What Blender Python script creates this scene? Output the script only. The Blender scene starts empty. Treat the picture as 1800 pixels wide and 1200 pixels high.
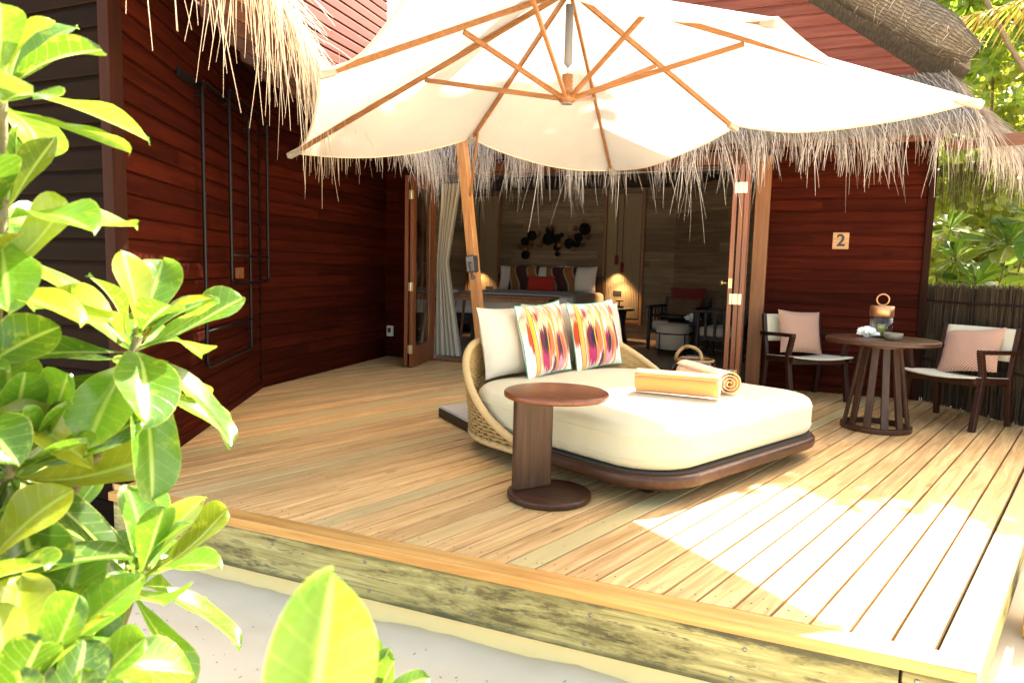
import bpy, math, random
from mathutils import Vector, Matrix, Euler, noise
R = math.radians
rnd = random.Random(7)
scene = bpy.context.scene
COL = scene.collection

# ------------------------------------------------------------------ camera, sky, sun, exposure
cam_d = bpy.data.cameras.new("camera"); cam = bpy.data.objects.new("camera", cam_d); COL.objects.link(cam)
right, up, back = Vector((.9202, .3906, .0240)), Vector((-.0628, .0866, .9943)), Vector((.3863, -.9164, .1043))
cam.matrix_world = Matrix(((right.x, up.x, back.x, 0), (right.y, up.y, back.y, 0), (right.z, up.z, back.z, 1.2), (0, 0, 0, 1)))
cam_d.sensor_width = 36; cam_d.lens = 24.77; cam_d.clip_start = .02; cam_d.clip_end = 400
cam_d.dof.use_dof = True; cam_d.dof.focus_distance = 5.0; cam_d.dof.aperture_fstop = 7.0
scene.camera = cam
SUN = Vector((.266, .787, 1.0)).normalized()          # towards the sun
el = math.asin(SUN.z); az = math.atan2(SUN.x, SUN.y)
world = bpy.data.worlds.new("World"); scene.world = world; world.use_nodes = True
wn = world.node_tree.nodes; wl = world.node_tree.links
sky = wn.new('ShaderNodeTexSky'); sky.sky_type = 'NISHITA'; sky.sun_disc = False
sky.sun_elevation = el; sky.sun_rotation = az; sky.dust_density = 4.0; sky.ozone_density = .6; sky.air_density = 1.0
bg = wn['Background']; bg.inputs['Strength'].default_value = .15
tn = wn.new('ShaderNodeMix'); tn.data_type = 'RGBA'; tn.blend_type = 'MULTIPLY'; tn.inputs[0].default_value = 1.0; tn.inputs[7].default_value = (1.0, .90, .75, 1)   # warm tint over the whole sky light, in place of white balance
wl.new(sky.outputs[0], tn.inputs[6]); wl.new(tn.outputs[2], bg.inputs[0])
sun_d = bpy.data.lights.new("sun", 'SUN'); sun_d.energy = 5.0; sun_d.angle = R(.53); sun_d.color = (1, .94, .84)
sun = bpy.data.objects.new("sun", sun_d); COL.objects.link(sun)
sun.rotation_euler = (-SUN).to_track_quat('-Z', 'Y').to_euler(); sun.location = (3, 12, 14)
scene.view_settings.view_transform = 'Standard'; scene.view_settings.look = 'None'
scene.view_settings.exposure = 2.85; scene.view_settings.gamma = 1.0
scene.render.engine = 'CYCLES'
scene.cycles.max_bounces = 10; scene.cycles.diffuse_bounces = 5; scene.cycles.transmission_bounces = 8; scene.cycles.transparent_max_bounces = 10

# ------------------------------------------------------------------ materials
def new_mat(name):
    m = bpy.data.materials.new(name); m.use_nodes = True
    nt = m.node_tree; return m, nt, nt.nodes['Principled BSDF'], nt.nodes['Material Output']
def L(nt, a, b): nt.links.new(a, b)
def nd(nt, t, **k):
    n = nt.nodes.new(t)
    for a, v in k.items(): setattr(n, a, v)
    return n
def ramp(nt, pts, interp='LINEAR'):
    n = nt.nodes.new('ShaderNodeValToRGB'); cr = n.color_ramp; cr.interpolation = interp
    while len(cr.elements) < len(pts): cr.elements.new(.5)
    for e, (p, c) in zip(cr.elements, pts): e.position = p; e.color = (*c, 1)
    return n
def mth(nt, op, a, b=None, c=None):
    n = nt.nodes.new('ShaderNodeMath'); n.operation = op
    for i, v in enumerate((a, b, c)):
        if v is None: continue
        if isinstance(v, (int, float)): n.inputs[i].default_value = v
        else: L(nt, v, n.inputs[i])
    return n.outputs[0]
def mix(nt, f, a, b, mode='MIX'):
    n = nt.nodes.new('ShaderNodeMix'); n.data_type = 'RGBA'; n.blend_type = mode
    for s, v in ((0, f), (6, a), (7, b)):
        if isinstance(v, (int, float)): n.inputs[s].default_value = v
        elif isinstance(v, (tuple, list)): n.inputs[s].default_value = (*v, 1)
        else: L(nt, v, n.inputs[s])
    return n.outputs[2]
def coords(nt, scale=(1, 1, 1), rand=True, out='Object'):
    tc = nd(nt, 'ShaderNodeTexCoord'); mp = nd(nt, 'ShaderNodeMapping'); mp.inputs['Scale'].default_value = scale
    src = tc.outputs[out]
    if rand:
        oi = nd(nt, 'ShaderNodeObjectInfo'); ad = nd(nt, 'ShaderNodeVectorMath', operation='ADD')
        mu = mth(nt, 'MULTIPLY', oi.outputs['Random'], 37.0)
        cb = nd(nt, 'ShaderNodeCombineXYZ')
        for i in range(3): L(nt, mu, cb.inputs[i])
        L(nt, src, ad.inputs[0]); L(nt, cb.outputs[0], ad.inputs[1]); src = ad.outputs[0]
    L(nt, src, mp.inputs[0]); return mp.outputs[0]
def noise_t(nt, vec, scale, detail=3, rough=.55, dist=0):
    n = nd(nt, 'ShaderNodeTexNoise'); n.inputs['Scale'].default_value = scale; n.inputs['Detail'].default_value = detail
    n.inputs['Roughness'].default_value = rough; n.inputs['Distortion'].default_value = dist
    if vec is not None: L(nt, vec, n.inputs['Vector'])
    return n.outputs['Fac']
def bump(nt, b, h, s=.3, d=.01):
    n = nd(nt, 'ShaderNodeBump'); n.inputs['Strength'].default_value = s; n.inputs['Distance'].default_value = d
    L(nt, h, n.inputs['Height']); L(nt, n.outputs[0], b.inputs['Normal'])
def wood(name, c1, c2, axis=0, rough=.55, var=.25, grain=1.0, bmp=.25, coat=0, tint=None, knots=False, spec=.5):
    """c1 light, c2 dark; grain runs along the local axis; each object differs a little"""
    m, nt, b, o = new_mat(name)
    sc = [14 * grain] * 3; sc[axis] = .9 * grain
    v = coords(nt, sc)
    g1 = noise_t(nt, v, 2.2, 5, .6, .6); 
    sc2 = [60 * grain] * 3; sc2[axis] = 1.6 * grain
    g2 = noise_t(nt, coords(nt, sc2), 3.0, 2, .6)
    f = mth(nt, 'ADD', mth(nt, 'MULTIPLY', g1, .75), mth(nt, 'MULTIPLY', g2, .25))
    rp = ramp(nt, [(.34, c2), (.5, tuple((a + b_) / 2 for a, b_ in zip(c1, c2))), (.62, c1)]); L(nt, f, rp.inputs[0])
    col = rp.outputs[0]
    if knots:
        sk = [5.5] * 3; sk[axis] = 1.5
        kn = nd(nt, 'ShaderNodeTexVoronoi'); kn.inputs['Scale'].default_value = 1.3; L(nt, coords(nt, sk), kn.inputs['Vector'])
        kr = ramp(nt, [(.0, (1, 1, 1)), (.06, (1, 1, 1)), (.12, (0, 0, 0))]); L(nt, kn.outputs['Distance'], kr.inputs[0])
        col = mix(nt, mth(nt, 'MULTIPLY', kr.outputs[0], .55), col, tuple(x * .35 for x in c2))
    oi = nd(nt, 'ShaderNodeObjectInfo')
    vr = mth(nt, 'ADD', mth(nt, 'MULTIPLY', oi.outputs['Random'], 2 * var), 1 - var)
    cb = nd(nt, 'ShaderNodeCombineXYZ')
    for i in range(3): L(nt, vr, cb.inputs[i])
    col = mix(nt, 1.0, col, cb.outputs[0], 'MULTIPLY')
    if tint:
        t2 = mth(nt, 'FRACT', mth(nt, 'MULTIPLY', oi.outputs['Random'], 91.7))
        t3 = nd(nt, 'ShaderNodeMapRange'); t3.inputs[1].default_value = .70; t3.inputs[2].default_value = 1.0; t3.inputs[4].default_value = .75
        L(nt, t2, t3.inputs[0]); col = mix(nt, t3.outputs[0], col, tint)
    L(nt, col, b.inputs['Base Color']); b.inputs['Roughness'].default_value = rough
    b.inputs['Specular IOR Level'].default_value = spec
    if coat: b.inputs['Coat Weight'].default_value = coat; b.inputs['Coat Roughness'].default_value = .25
    bump(nt, b, f, bmp, .004); return m
def plain(name, c, rough=.5, metal=0, nscale=0, namp=.12, bmp=0, spec=.5, sheen=0):
    m, nt, b, o = new_mat(name)
    b.inputs['Roughness'].default_value = rough; b.inputs['Metallic'].default_value = metal; b.inputs['Specular IOR Level'].default_value = spec
    if sheen: b.inputs['Sheen Weight'].default_value = sheen
    if nscale:
        f = noise_t(nt, coords(nt), nscale, 4)
        L(nt, mix(nt, f, tuple(x * (1 - namp) for x in c), tuple(min(1, x * (1 + namp)) for x in c)), b.inputs['Base Color'])
        if bmp: bump(nt, b, f, bmp, .01)
    else: b.inputs['Base Color'].default_value = (*c, 1)
    return m
def fabric(name, c, scale=260, bmp=.15, amp=.10, fold=0):
    m, nt, b, o = new_mat(name)
    v = coords(nt, rand=False)
    w1 = nd(nt, 'ShaderNodeTexWave', bands_direction='X'); w1.inputs['Scale'].default_value = scale; L(nt, v, w1.inputs[0])
    w2 = nd(nt, 'ShaderNodeTexWave', bands_direction='Z'); w2.inputs['Scale'].default_value = scale; L(nt, v, w2.inputs[0])
    n = noise_t(nt, v, 9, 4)
    f = mth(nt, 'MULTIPLY', w1.outputs['Fac'], w2.outputs['Fac'])
    L(nt, mix(nt, n, tuple(x * (1 - amp) for x in c), c), b.inputs['Base Color'])
    b.inputs['Roughness'].default_value = .9; b.inputs['Sheen Weight'].default_value = .15; b.inputs['Specular IOR Level'].default_value = .2
    h = f
    if fold:
        h = mth(nt, 'ADD', mth(nt, 'MULTIPLY', f, .15), mth(nt, 'MULTIPLY', noise_t(nt, coords(nt, (1, 1, .35)), 6, 2, .5, .8), fold))
    bump(nt, b, h, bmp, .012 if fold else .003); return m
def translucent(name, c, ct, fac, rough=.5, spec=.4, var=0, vein=False, noise_scale=6, yellow=None):
    m, nt, b, o = new_mat(name)
    if noise_scale < 2: bump(nt, b, noise_t(nt, coords(nt, (1, 1, 1)), 7, 4, .6, 1.0), .35, .02)
    tr = nd(nt, 'ShaderNodeBsdfTranslucent'); ms = nd(nt, 'ShaderNodeMixShader'); ms.inputs[0].default_value = fac
    n = noise_t(nt, coords(nt), noise_scale, 4)
    ca = mix(nt, n, tuple(x * .72 for x in c), tuple(x * 1.18 for x in c)); cb = mix(nt, n, tuple(x * .8 for x in ct), tuple(min(1, x * 1.1) for x in ct))
    if yellow:
        oi = nd(nt, 'ShaderNodeObjectInfo'); mr = nd(nt, 'ShaderNodeMapRange'); mr.inputs[1].default_value = .8; mr.inputs[2].default_value = .9
        L(nt, oi.outputs['Random'], mr.inputs[0]); yf = mth(nt, 'MULTIPLY', mr.outputs[0], .8)
        ca = mix(nt, yf, ca, yellow[0]); cb = mix(nt, yf, cb, yellow[1])
        vr = mth(nt, 'ADD', mth(nt, 'MULTIPLY', mth(nt, 'FRACT', mth(nt, 'MULTIPLY', oi.outputs['Random'], 53.1)), .75), .45)
        cx = nd(nt, 'ShaderNodeCombineXYZ')
        for i in range(3): L(nt, vr, cx.inputs[i])
        ca = mix(nt, 1.0, ca, cx.outputs[0], 'MULTIPLY'); cb = mix(nt, 1.0, cb, cx.outputs[0], 'MULTIPLY')
    if vein:      # pale midrib and side veins from the leaf's own uv (u across 0..1, v along)
        uv = nd(nt, 'ShaderNodeUVMap'); sp = nd(nt, 'ShaderNodeSeparateXYZ'); L(nt, uv.outputs[0], sp.inputs[0])
        du = mth(nt, 'ABSOLUTE', mth(nt, 'SUBTRACT', sp.outputs[0], .5))
        mid = nd(nt, 'ShaderNodeMapRange'); mid.inputs[1].default_value = .055; mid.inputs[2].default_value = .02; L(nt, du, mid.inputs[0])
        side = mth(nt, 'FRACT', mth(nt, 'SUBTRACT', mth(nt, 'MULTIPLY', sp.outputs[1], 9), mth(nt, 'MULTIPLY', du, 3.4)))
        sv = nd(nt, 'ShaderNodeMapRange'); sv.inputs[1].default_value = .10; sv.inputs[2].default_value = .02; sv.inputs[4].default_value = .30; L(nt, side, sv.inputs[0])
        ve = mth(nt, 'MAXIMUM', mth(nt, 'MULTIPLY', mid.outputs[0], .8), sv.outputs[0])
        bl = noise_t(nt, coords(nt, (1, 1, 1)), 7, 5, .7); br = nd(nt, 'ShaderNodeMapRange'); br.inputs[1].default_value = .56; br.inputs[2].default_value = .72; br.inputs[4].default_value = .75; L(nt, bl, br.inputs[0])
        ca = mix(nt, br.outputs[0], ca, (.20, .27, .03)); cb = mix(nt, br.outputs[0], cb, (.52, .58, .05))
        vs_ = nd(nt, 'ShaderNodeTexVoronoi'); vs_.inputs['Scale'].default_value = 16; L(nt, coords(nt), vs_.inputs['Vector'])
        sr_ = nd(nt, 'ShaderNodeMapRange'); sr_.inputs[1].default_value = .09; sr_.inputs[2].default_value = .05; L(nt, vs_.outputs['Distance'], sr_.inputs[0])
        spm = mth(nt, 'MULTIPLY', sr_.outputs[0], mth(nt, 'GREATER_THAN', bl, .52)); ca = mix(nt, spm, ca, (.10, .07, .02)); cb = mix(nt, spm, cb, (.16, .12, .03))
        eg = nd(nt, 'ShaderNodeMapRange'); eg.inputs[1].default_value = .470; eg.inputs[2].default_value = .50; L(nt, mth(nt, 'ADD', du, mth(nt, 'MULTIPLY', mth(nt, 'SUBTRACT', bl, .5), .08)), eg.inputs[0])
        ca = mix(nt, mth(nt, 'MULTIPLY', eg.outputs[0], .6), ca, (.38, .36, .07))
        ca = mix(nt, ve, ca, (.30, .40, .09)); cb = mix(nt, ve, cb, (.46, .56, .14)); bump(nt, b, ve, .25, .002)
    L(nt, ca, b.inputs['Base Color']); L(nt, cb, tr.inputs[0])
    b.inputs['Roughness'].default_value = rough; b.inputs['Specular IOR Level'].default_value = spec
    L(nt, b.outputs[0], ms.inputs[1]); L(nt, tr.outputs[0], ms.inputs[2]); L(nt, ms.outputs[0], o.inputs[0]); return m

M = {}
M['deck'] = wood('deck pine', (.71, .455, .20), (.39, .215, .070), 0, .55, .17, 1, .25, tint=(.42, .37, .17), knots=True)
M['nosing'] = wood('nosing pine', (.58, .33, .095), (.38, .18, .038), 0, .5, .05, .8, .15)
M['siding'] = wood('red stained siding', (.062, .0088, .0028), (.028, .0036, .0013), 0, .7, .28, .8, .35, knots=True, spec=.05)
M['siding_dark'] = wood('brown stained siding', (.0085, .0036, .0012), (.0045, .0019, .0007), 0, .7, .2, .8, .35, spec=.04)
M['gable'] = wood('pink red gable board', (.20, .068, .050), (.13, .040, .030), 0, .7, .12, .8, .3, spec=.08)
M['post'] = wood('red brown post', (.027, .0068, .0024), (.015, .0036, .0013), 2, .65, .1, .8, .25, spec=.08)
M['door'] = wood('varnished door wood', (.28, .085, .022), (.15, .038, .010), 2, .4, .12, .9, .15, coat=.2)
M['jamb'] = wood('orange door jamb', (.30, .12, .035), (.19, .062, .016), 2, .45, .08, .8, .15)
M['beam'] = wood('brown beam', (.20, .075, .03), (.11, .036, .014), 0, .5, .1, .8, .2)
M['teak'] = wood('teak parasol wood', (.30, .128, .036), (.185, .068, .016), 0, .42, .1, 1.3, .1, coat=.15)
M['teak_mast'] = wood('teak mast wood', (.44, .22, .078), (.28, .115, .032), 2, .45, .05, .8, .1, coat=.1)
M['walnut'] = wood('walnut', (.068, .025, .010), (.026, .0095, .0042), 0, .42, .08, 1.2, .12, coat=.12, spec=.3)
M['walnut_v'] = wood('walnut upright', (.062, .027, .0125), (.025, .011, .0055), 2, .45, .16, 1.2, .12, coat=.08, spec=.3)
M['walnut_top'] = wood('walnut table top', (.165, .046, .013), (.095, .024, .007), 0, .36, .05, .9, .05, coat=.3, spec=.35)
M['chair'] = wood('dark chair wood', (.046, .0138, .006), (.020, .006, .0028), 0, .45, .1, 1.5, .1, coat=.08, spec=.3)
M['wenge'] = wood('black brown wood', (.030, .020, .015), (.015, .010, .008), 0, .5, .1, 1, .1)
M['panel'] = wood('grey brown wall panel', (.22, .165, .112), (.125, .092, .060), 0, .65, .24, .7, .12, spec=.2)
M['trim'] = wood('brown trim', (.26, .12, .05), (.16, .066, .026), 2, .5, .05, .8, .1)
M['floor'] = wood('grey brown room floor', (.24, .175, .12), (.15, .105, .07), 0, .4, .15, .6, .08)
M['steel'] = plain('black metal', (.012, .012, .013), .38, .6)
M['chrome'] = plain('zinc metal', (.22, .22, .21), .45, .8)
M['brass'] = plain('brass', (.72, .52, .22), .3, 1.0)
M['hinge'] = plain('pale brass hinge', (.75, .66, .42), .35, .9)
M['copper'] = plain('copper', (.50, .26, .13), .35, .9)
M['art_copper'] = plain('dark copper', (.22, .095, .035), .4, .8)
M['ribbed'] = fabric('ribbed beige panel', (.30, .235, .155), 120, .2, .1)
M['sail'] = translucent('cream parasol cloth', (.53, .50, .44), (.44, .40, .335), .34, .9, .05, noise_scale=1.5)
M['hem'] = plain('beige hem tape', (.66, .52, .36), .8)
M['grey_tube'] = plain('grey sleeve', (.16, .16, .17), .5)
M['mattress'] = fabric('cream mattress cloth', (.55, .515, .36), 220, .30, .06, fold=.8)
M['cush_white'] = fabric('white cushion cloth', (.60, .565, .47), 200, .35, .08, fold=1.0)
M['sling'] = fabric('cream sling cloth', (.66, .60, .43), 200, .1, .06)
M['linen'] = fabric('bed linen', (.78, .74, .70), 120, .2, .1, fold=.6)
M['cover'] = fabric('taupe bed cover', (.30, .235, .20), 120, .2, .12, fold=.4)
M['boucle'] = fabric('beige upholstery', (.56, .47, .35), 160, .3, .12)
M['red_cloth'] = fabric('red cushion cloth', (.48, .035, .022), 200, .3, .1)
M['maroon_cloth'] = fabric('maroon cushion cloth', (.17, .022, .022), 200, .3, .1)
M['rust_cloth'] = fabric('rust cushion cloth', (.20, .115, .055), 90, .4, .5)
M['curtain'] = fabric('pale curtain cloth', (.56, .50, .39), 160, .2, .08)
M['piping'] = plain('green piping', (.10, .36, .26), .8)
M['rope'] = plain('beige rope', (.36, .235, .085), .75, nscale=60, namp=.3)
M['rope_rim'] = plain('beige rope rim', (.50, .355, .165), .7, nscale=40, namp=.2)
M['coral'] = plain('white coral', (.80, .80, .76), .7)
M['green_wax'] = plain('green candle wax', (.28, .32, .07), .5)
M['stone'] = plain('granite slab', (.48, .46, .42), .7, nscale=120, namp=.5, bmp=.3)
M['bowl'] = plain('grey green bowl glaze', (.16, .14, .09), .35)
M['plate'] = wood('number plate wood', (.52, .27, .11), (.38, .18, .065), 0, .5, .02, 1, .05)
M['ink'] = plain('black digit', (.018, .022, .02), .6)
M['white_plastic'] = plain('white plastic', (.72, .70, .66), .4)
M['dark_plastic'] = plain('dark plastic', (.02, .02, .02), .45)
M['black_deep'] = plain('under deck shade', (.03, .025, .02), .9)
M['art_dark'] = plain('black art disc', (.007, .007, .007), .8, spec=.1)
M['thatch_roof'] = wood('weathered thatch', (.30, .25, .195), (.10, .082, .062), 1, .9, .1, 3.0, 1.0, spec=.1)
M['net_line'] = plain('net cord', (.075, .062, .042), .9)
M['plaster'] = plain('room plaster', (.30, .25, .20), .8)
M['bark'] = plain('bark', (.19, .145, .09), .9, nscale=30, namp=.4, bmp=.6)
M['bark_green'] = plain('ringed green bark', (.13, .115, .05), .8, nscale=60, namp=.5, bmp=.5)
M['leaf'] = translucent('glossy shrub leaf', (.070, .165, .014), (.20, .38, .020), .42, .25, .5, vein=True, noise_scale=30, yellow=((.26, .28, .02), (.48, .50, .035)))
M['leaf_near'] = translucent('bright shrub leaf', (.075, .175, .014), (.24, .42, .022), .42, .25, .5, vein=True, noise_scale=24)
M['leaf_far'] = translucent('shrub leaf', (.065, .155, .018), (.20, .38, .03), .40, .32, .5, vein=True, noise_scale=20, yellow=((.22, .30, .03), (.48, .56, .06)))
M['tree_leaf'] = translucent('tree leaf', (.08, .15, .022), (.28, .40, .035), .5, .4, .4, noise_scale=3)
M['tree_leaf2'] = translucent('yellow green tree leaf', (.13, .18, .026), (.40, .45, .045), .5, .4, .4, noise_scale=3)
M['palm'] = translucent('yellowing palm leaflet', (.34, .24, .035), (.55, .38, .045), .4, .35, .5, noise_scale=9)
M['palm_g'] = translucent('green palm leaflet', (.13, .20, .03), (.34, .42, .05), .4, .35, .5, noise_scale=9)

def strands_mat(name, c1, c2):
    m, nt, b, o = new_mat(name); at = nd(nt, 'ShaderNodeAttribute'); at.attribute_name = 'tone'
    rp = ramp(nt, [(0, c2), (.55, c1), (1, tuple(min(1, x * 1.25) for x in c1))]); L(nt, at.outputs['Fac'], rp.inputs[0])
    L(nt, rp.outputs[0], b.inputs['Base Color']); b.inputs['Roughness'].default_value = .7
    tr = nd(nt, 'ShaderNodeBsdfTranslucent'); ms = nd(nt, 'ShaderNodeMixShader'); ms.inputs[0].default_value = .25
    L(nt, rp.outputs[0], tr.inputs[0]); L(nt, b.outputs[0], ms.inputs[1]); L(nt, tr.outputs[0], ms.inputs[2]); L(nt, ms.outputs[0], o.inputs[0]); return m
M['thatch'] = strands_mat('thatch strand', (.58, .47, .34), (.30, .215, .135))
M['thatch_grey'] = strands_mat('weathered thatch strand', (.64, .54, .43), (.24, .185, .135))
M['reed'] = strands_mat('dark fence reed', (.105, .066, .032), (.020, .012, .006))
M['debris'] = strands_mat('leaf litter', (.12, .08, .04), (.04, .03, .02))

def fascia_mat():
    m, nt, b, o = new_mat('mildewed fascia board')
    v = coords(nt, (.8, 22, 22)); g = noise_t(nt, v, 2.2, 9, .70, .25)
    rp = ramp(nt, [(.35, (.17, .14, .040)), (.5, (.33, .29, .105)), (.65, (.50, .44, .19))]); L(nt, g, rp.inputs[0])
    st = noise_t(nt, coords(nt, (1, 2.6, 4.0)), 2.6, 9, .72, .1)
    sr = ramp(nt, [(.51, (0, 0, 0)), (.63, (1, 1, 1))]); L(nt, mth(nt, 'ADD', st, mth(nt, 'MULTIPLY', mth(nt, 'SUBTRACT', g, .5), .55)), sr.inputs[0])
    st2 = noise_t(nt, coords(nt, (1.0, 6, 6)), 4.5, 7, .75)
    sr2 = ramp(nt, [(.57, (0, 0, 0)), (.66, (1, 1, 1))]); L(nt, st2, sr2.inputs[0])
    col = mix(nt, mth(nt, 'MULTIPLY', sr.outputs[0], .88), rp.outputs[0], (.062, .046, .012))
    col = mix(nt, mth(nt, 'MULTIPLY', sr2.outputs[0], .85), col, (.030, .024, .010))
    # rows of mildew along both long edges
    tc = nd(nt, 'ShaderNodeTexCoord'); sp = nd(nt, 'ShaderNodeSeparateXYZ'); L(nt, tc.outputs['Object'], sp.inputs[0])
    e = nd(nt, 'ShaderNodeMapRange'); e.inputs[1].default_value = .070; e.inputs[2].default_value = .098
    L(nt, mth(nt, 'ADD', mth(nt, 'ABSOLUTE', sp.outputs[2]), mth(nt, 'MULTIPLY', mth(nt, 'SUBTRACT', st, .5), .10)), e.inputs[0])
    col = mix(nt, mth(nt, 'MULTIPLY', e.outputs[0], .75), col, (.045, .048, .020))
    L(nt, col, b.inputs['Base Color']); b.inputs['Roughness'].default_value = .75; bump(nt, b, g, .3, .004); return m
M['fascia'] = fascia_mat()
def sand_mat():
    m, nt, b, o = new_mat('coral sand')
    v = coords(nt, rand=False); n1 = noise_t(nt, v, 2.2, 4); n2 = noise_t(nt, v, 400, 2)
    col = mix(nt, n1, (.62, .52, .355), (.72, .615, .44)); col = mix(nt, mth(nt, 'MULTIPLY', n2, .5), col, (.42, .36, .27))
    L(nt, col, b.inputs['Base Color']); b.inputs['Roughness'].default_value = .95; bump(nt, b, n2, .4, .003); return m
M['sand'] = sand_mat()
M['concrete'] = plain('yellow painted plinth', (.74, .60, .28), .8, nscale=5, namp=.10, bmp=.1)

def glass_mat(name, tintc=(1, 1, 1), rough=0.0, mixf=.85):
    m, nt, b, o = new_mat(name)
    g = nd(nt, 'ShaderNodeBsdfGlossy'); g.inputs['Roughness'].default_value = .02
    t = nd(nt, 'ShaderNodeBsdfTransparent'); t.inputs[0].default_value = (*tintc, 1)
    lw = nd(nt, 'ShaderNodeLayerWeight'); lw.inputs[0].default_value = .5
    fr = mth(nt, 'ADD', mth(nt, 'MULTIPLY', mth(nt, 'POWER', lw.outputs['Facing'], 4.0), .7), .045)
    ms = nd(nt, 'ShaderNodeMixShader'); L(nt, fr, ms.inputs[0]); L(nt, t.outputs[0], ms.inputs[1]); L(nt, g.outputs[0], ms.inputs[2])
    L(nt, ms.outputs[0], o.inputs[0]); return m
M['glass'] = glass_mat('clear pane', (.88, .90, .88)); M['amber_glass'] = glass_mat('amber glass', (.80, .62, .45))

def ikat_mat(name, shift):
    m, nt, b, o = new_mat(name)
    tc = nd(nt, 'ShaderNodeTexCoord'); sp = nd(nt, 'ShaderNodeSeparateXYZ'); L(nt, tc.outputs['Object'], sp.inputs[0])
    u = mth(nt, 'ADD', mth(nt, 'MULTIPLY', sp.outputs[0], 2.05), .5); v = mth(nt, 'ADD', mth(nt, 'MULTIPLY', sp.outputs[2], 2.05), .5)
    mp = nd(nt, 'ShaderNodeMapping'); mp.inputs['Scale'].default_value = (95, 1, 4); mp.inputs['Location'].default_value = (shift * 7, 0, shift * 3); L(nt, tc.outputs['Object'], mp.inputs[0])
    jag = mth(nt, 'SUBTRACT', noise_t(nt, mp.outputs[0], 1.0, 2, .6), .5)
    mp2 = nd(nt, 'ShaderNodeMapping'); mp2.inputs['Scale'].default_value = (14, 1, 3.2); mp2.inputs['Location'].default_value = (shift * 3, 0, shift); L(nt, tc.outputs['Object'], mp2.inputs[0])
    jag2 = mth(nt, 'SUBTRACT', noise_t(nt, mp2.outputs[0], 1.0, 2, .6), .5)
    vv = mth(nt, 'ADD', v, mth(nt, 'ADD', mth(nt, 'MULTIPLY', jag, .44), mth(nt, 'MULTIPLY', jag2, .20)))
    def blob(cu, cv, ru, rv, soft=.35):
        du = mth(nt, 'DIVIDE', mth(nt, 'SUBTRACT', u, cu), ru); dv = mth(nt, 'DIVIDE', mth(nt, 'SUBTRACT', vv, cv), rv)
        r = mth(nt, 'ADD', mth(nt, 'MULTIPLY', du, du), mth(nt, 'MULTIPLY', dv, dv))
        k = nd(nt, 'ShaderNodeMapRange'); k.inputs[1].default_value = 1 + soft; k.inputs[2].default_value = 1 - soft; L(nt, r, k.inputs[0]); return k.outputs[0]
    base = ramp(nt, [(0, (.76, .74, .68)), (.60, (.78, .75, .69)), (.70, (.80, .64, .30)), (.80, (.76, .48, .34)), (.90, (.60, .20, .13)), (1, (.76, .70, .64))]); L(nt, mth(nt, 'ADD', vv, mth(nt, 'MULTIPLY', jag2, .5)), base.inputs[0])
    col = base.outputs[0]
    s = shift
    for (cu, cv, ru, rv, c) in (
        (.30 + s, .38, .13, .30, (.62, .13, .05)), (.47 + s, .48, .07, .26, (.66, .16, .04)), (.74 + s, .35, .13, .28, (.68, .13, .045)),
        (.30 + s, .18, .13, .18, (.40, .03, .12)), (.67 + s, .30, .13, .26, (.46, .02, .11)), (.68 + s, .10, .10, .12, (.72, .30, .42)),
        (.32 + s, .48, .12, .22, (.10, .014, .045)), (.70 + s, .38, .075, .18, (.09, .012, .045)), (.35 + s, .46, .055, .13, (.010, .010, .028)), (.71 + s, .38, .035, .10, (.010, .010, .03)),
        (.52 + s, .10, .06, .14, (.13, .02, .07)), (.93 + s, .45, .06, .25, (.17, .02, .07)), (.22 + s, .86, .05, .10, (.26, .03, .05)), (.06 + s, .55, .05, .22, (.45, .06, .02)), (.93 + s, .88, .05, .1, (.5, .1, .08))):
        col = mix(nt, blob(cu, cv, ru, rv), col, c)
    uu = mth(nt, 'ADD', mth(nt, 'SUBTRACT', u, s), mth(nt, 'MULTIPLY', jag2, .008))
    st = ramp(nt, [(0, (0, 0, 0)), (.075, (1, 1, 1)), (.15, (0, 0, 0)), (.185, (1, 1, 1)), (.205, (0, 0, 0)), (.375, (1, 1, 1)), (.395, (0, 0, 0)), (.545, (1, 1, 1)), (.60, (0, 0, 0)), (.74, (1, 1, 1)), (.755, (0, 0, 0)), (.845, (1, 1, 1)), (.89, (0, 0, 0))], 'CONSTANT'); L(nt, uu, st.inputs[0])
    col = mix(nt, mth(nt, 'MULTIPLY', st.outputs[0], .9), col, (.74, .36, .03))
    dk = ramp(nt, [(0, (0, 0, 0)), (.065, (1, 1, 1)), (.077, (0, 0, 0)), (.148, (1, 1, 1)), (.158, (0, 0, 0)), (.565, (1, 1, 1)), (.575, (0, 0, 0)), (.60, (1, 1, 1)), (.612, (0, 0, 0)), (.862, (1, 1, 1)), (.872, (0, 0, 0))], 'CONSTANT'); L(nt, uu, dk.inputs[0])
    col = mix(nt, mth(nt, 'MULTIPLY', dk.outputs[0], .85), col, (.022, .028, .022))
    L(nt, col, b.inputs['Base Color']); b.inputs['Roughness'].default_value = .85; b.inputs['Sheen Weight'].default_value = .2; b.inputs['Specular IOR Level'].default_value = .2
    bump(nt, b, noise_t(nt, coords(nt, (1, 1, .5)), 12, 2), .4, .01); return m
M['ikat_a'] = ikat_mat('ikat cloth', 0.0); M['ikat_b'] = ikat_mat('ikat cloth shifted', -.05)
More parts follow.
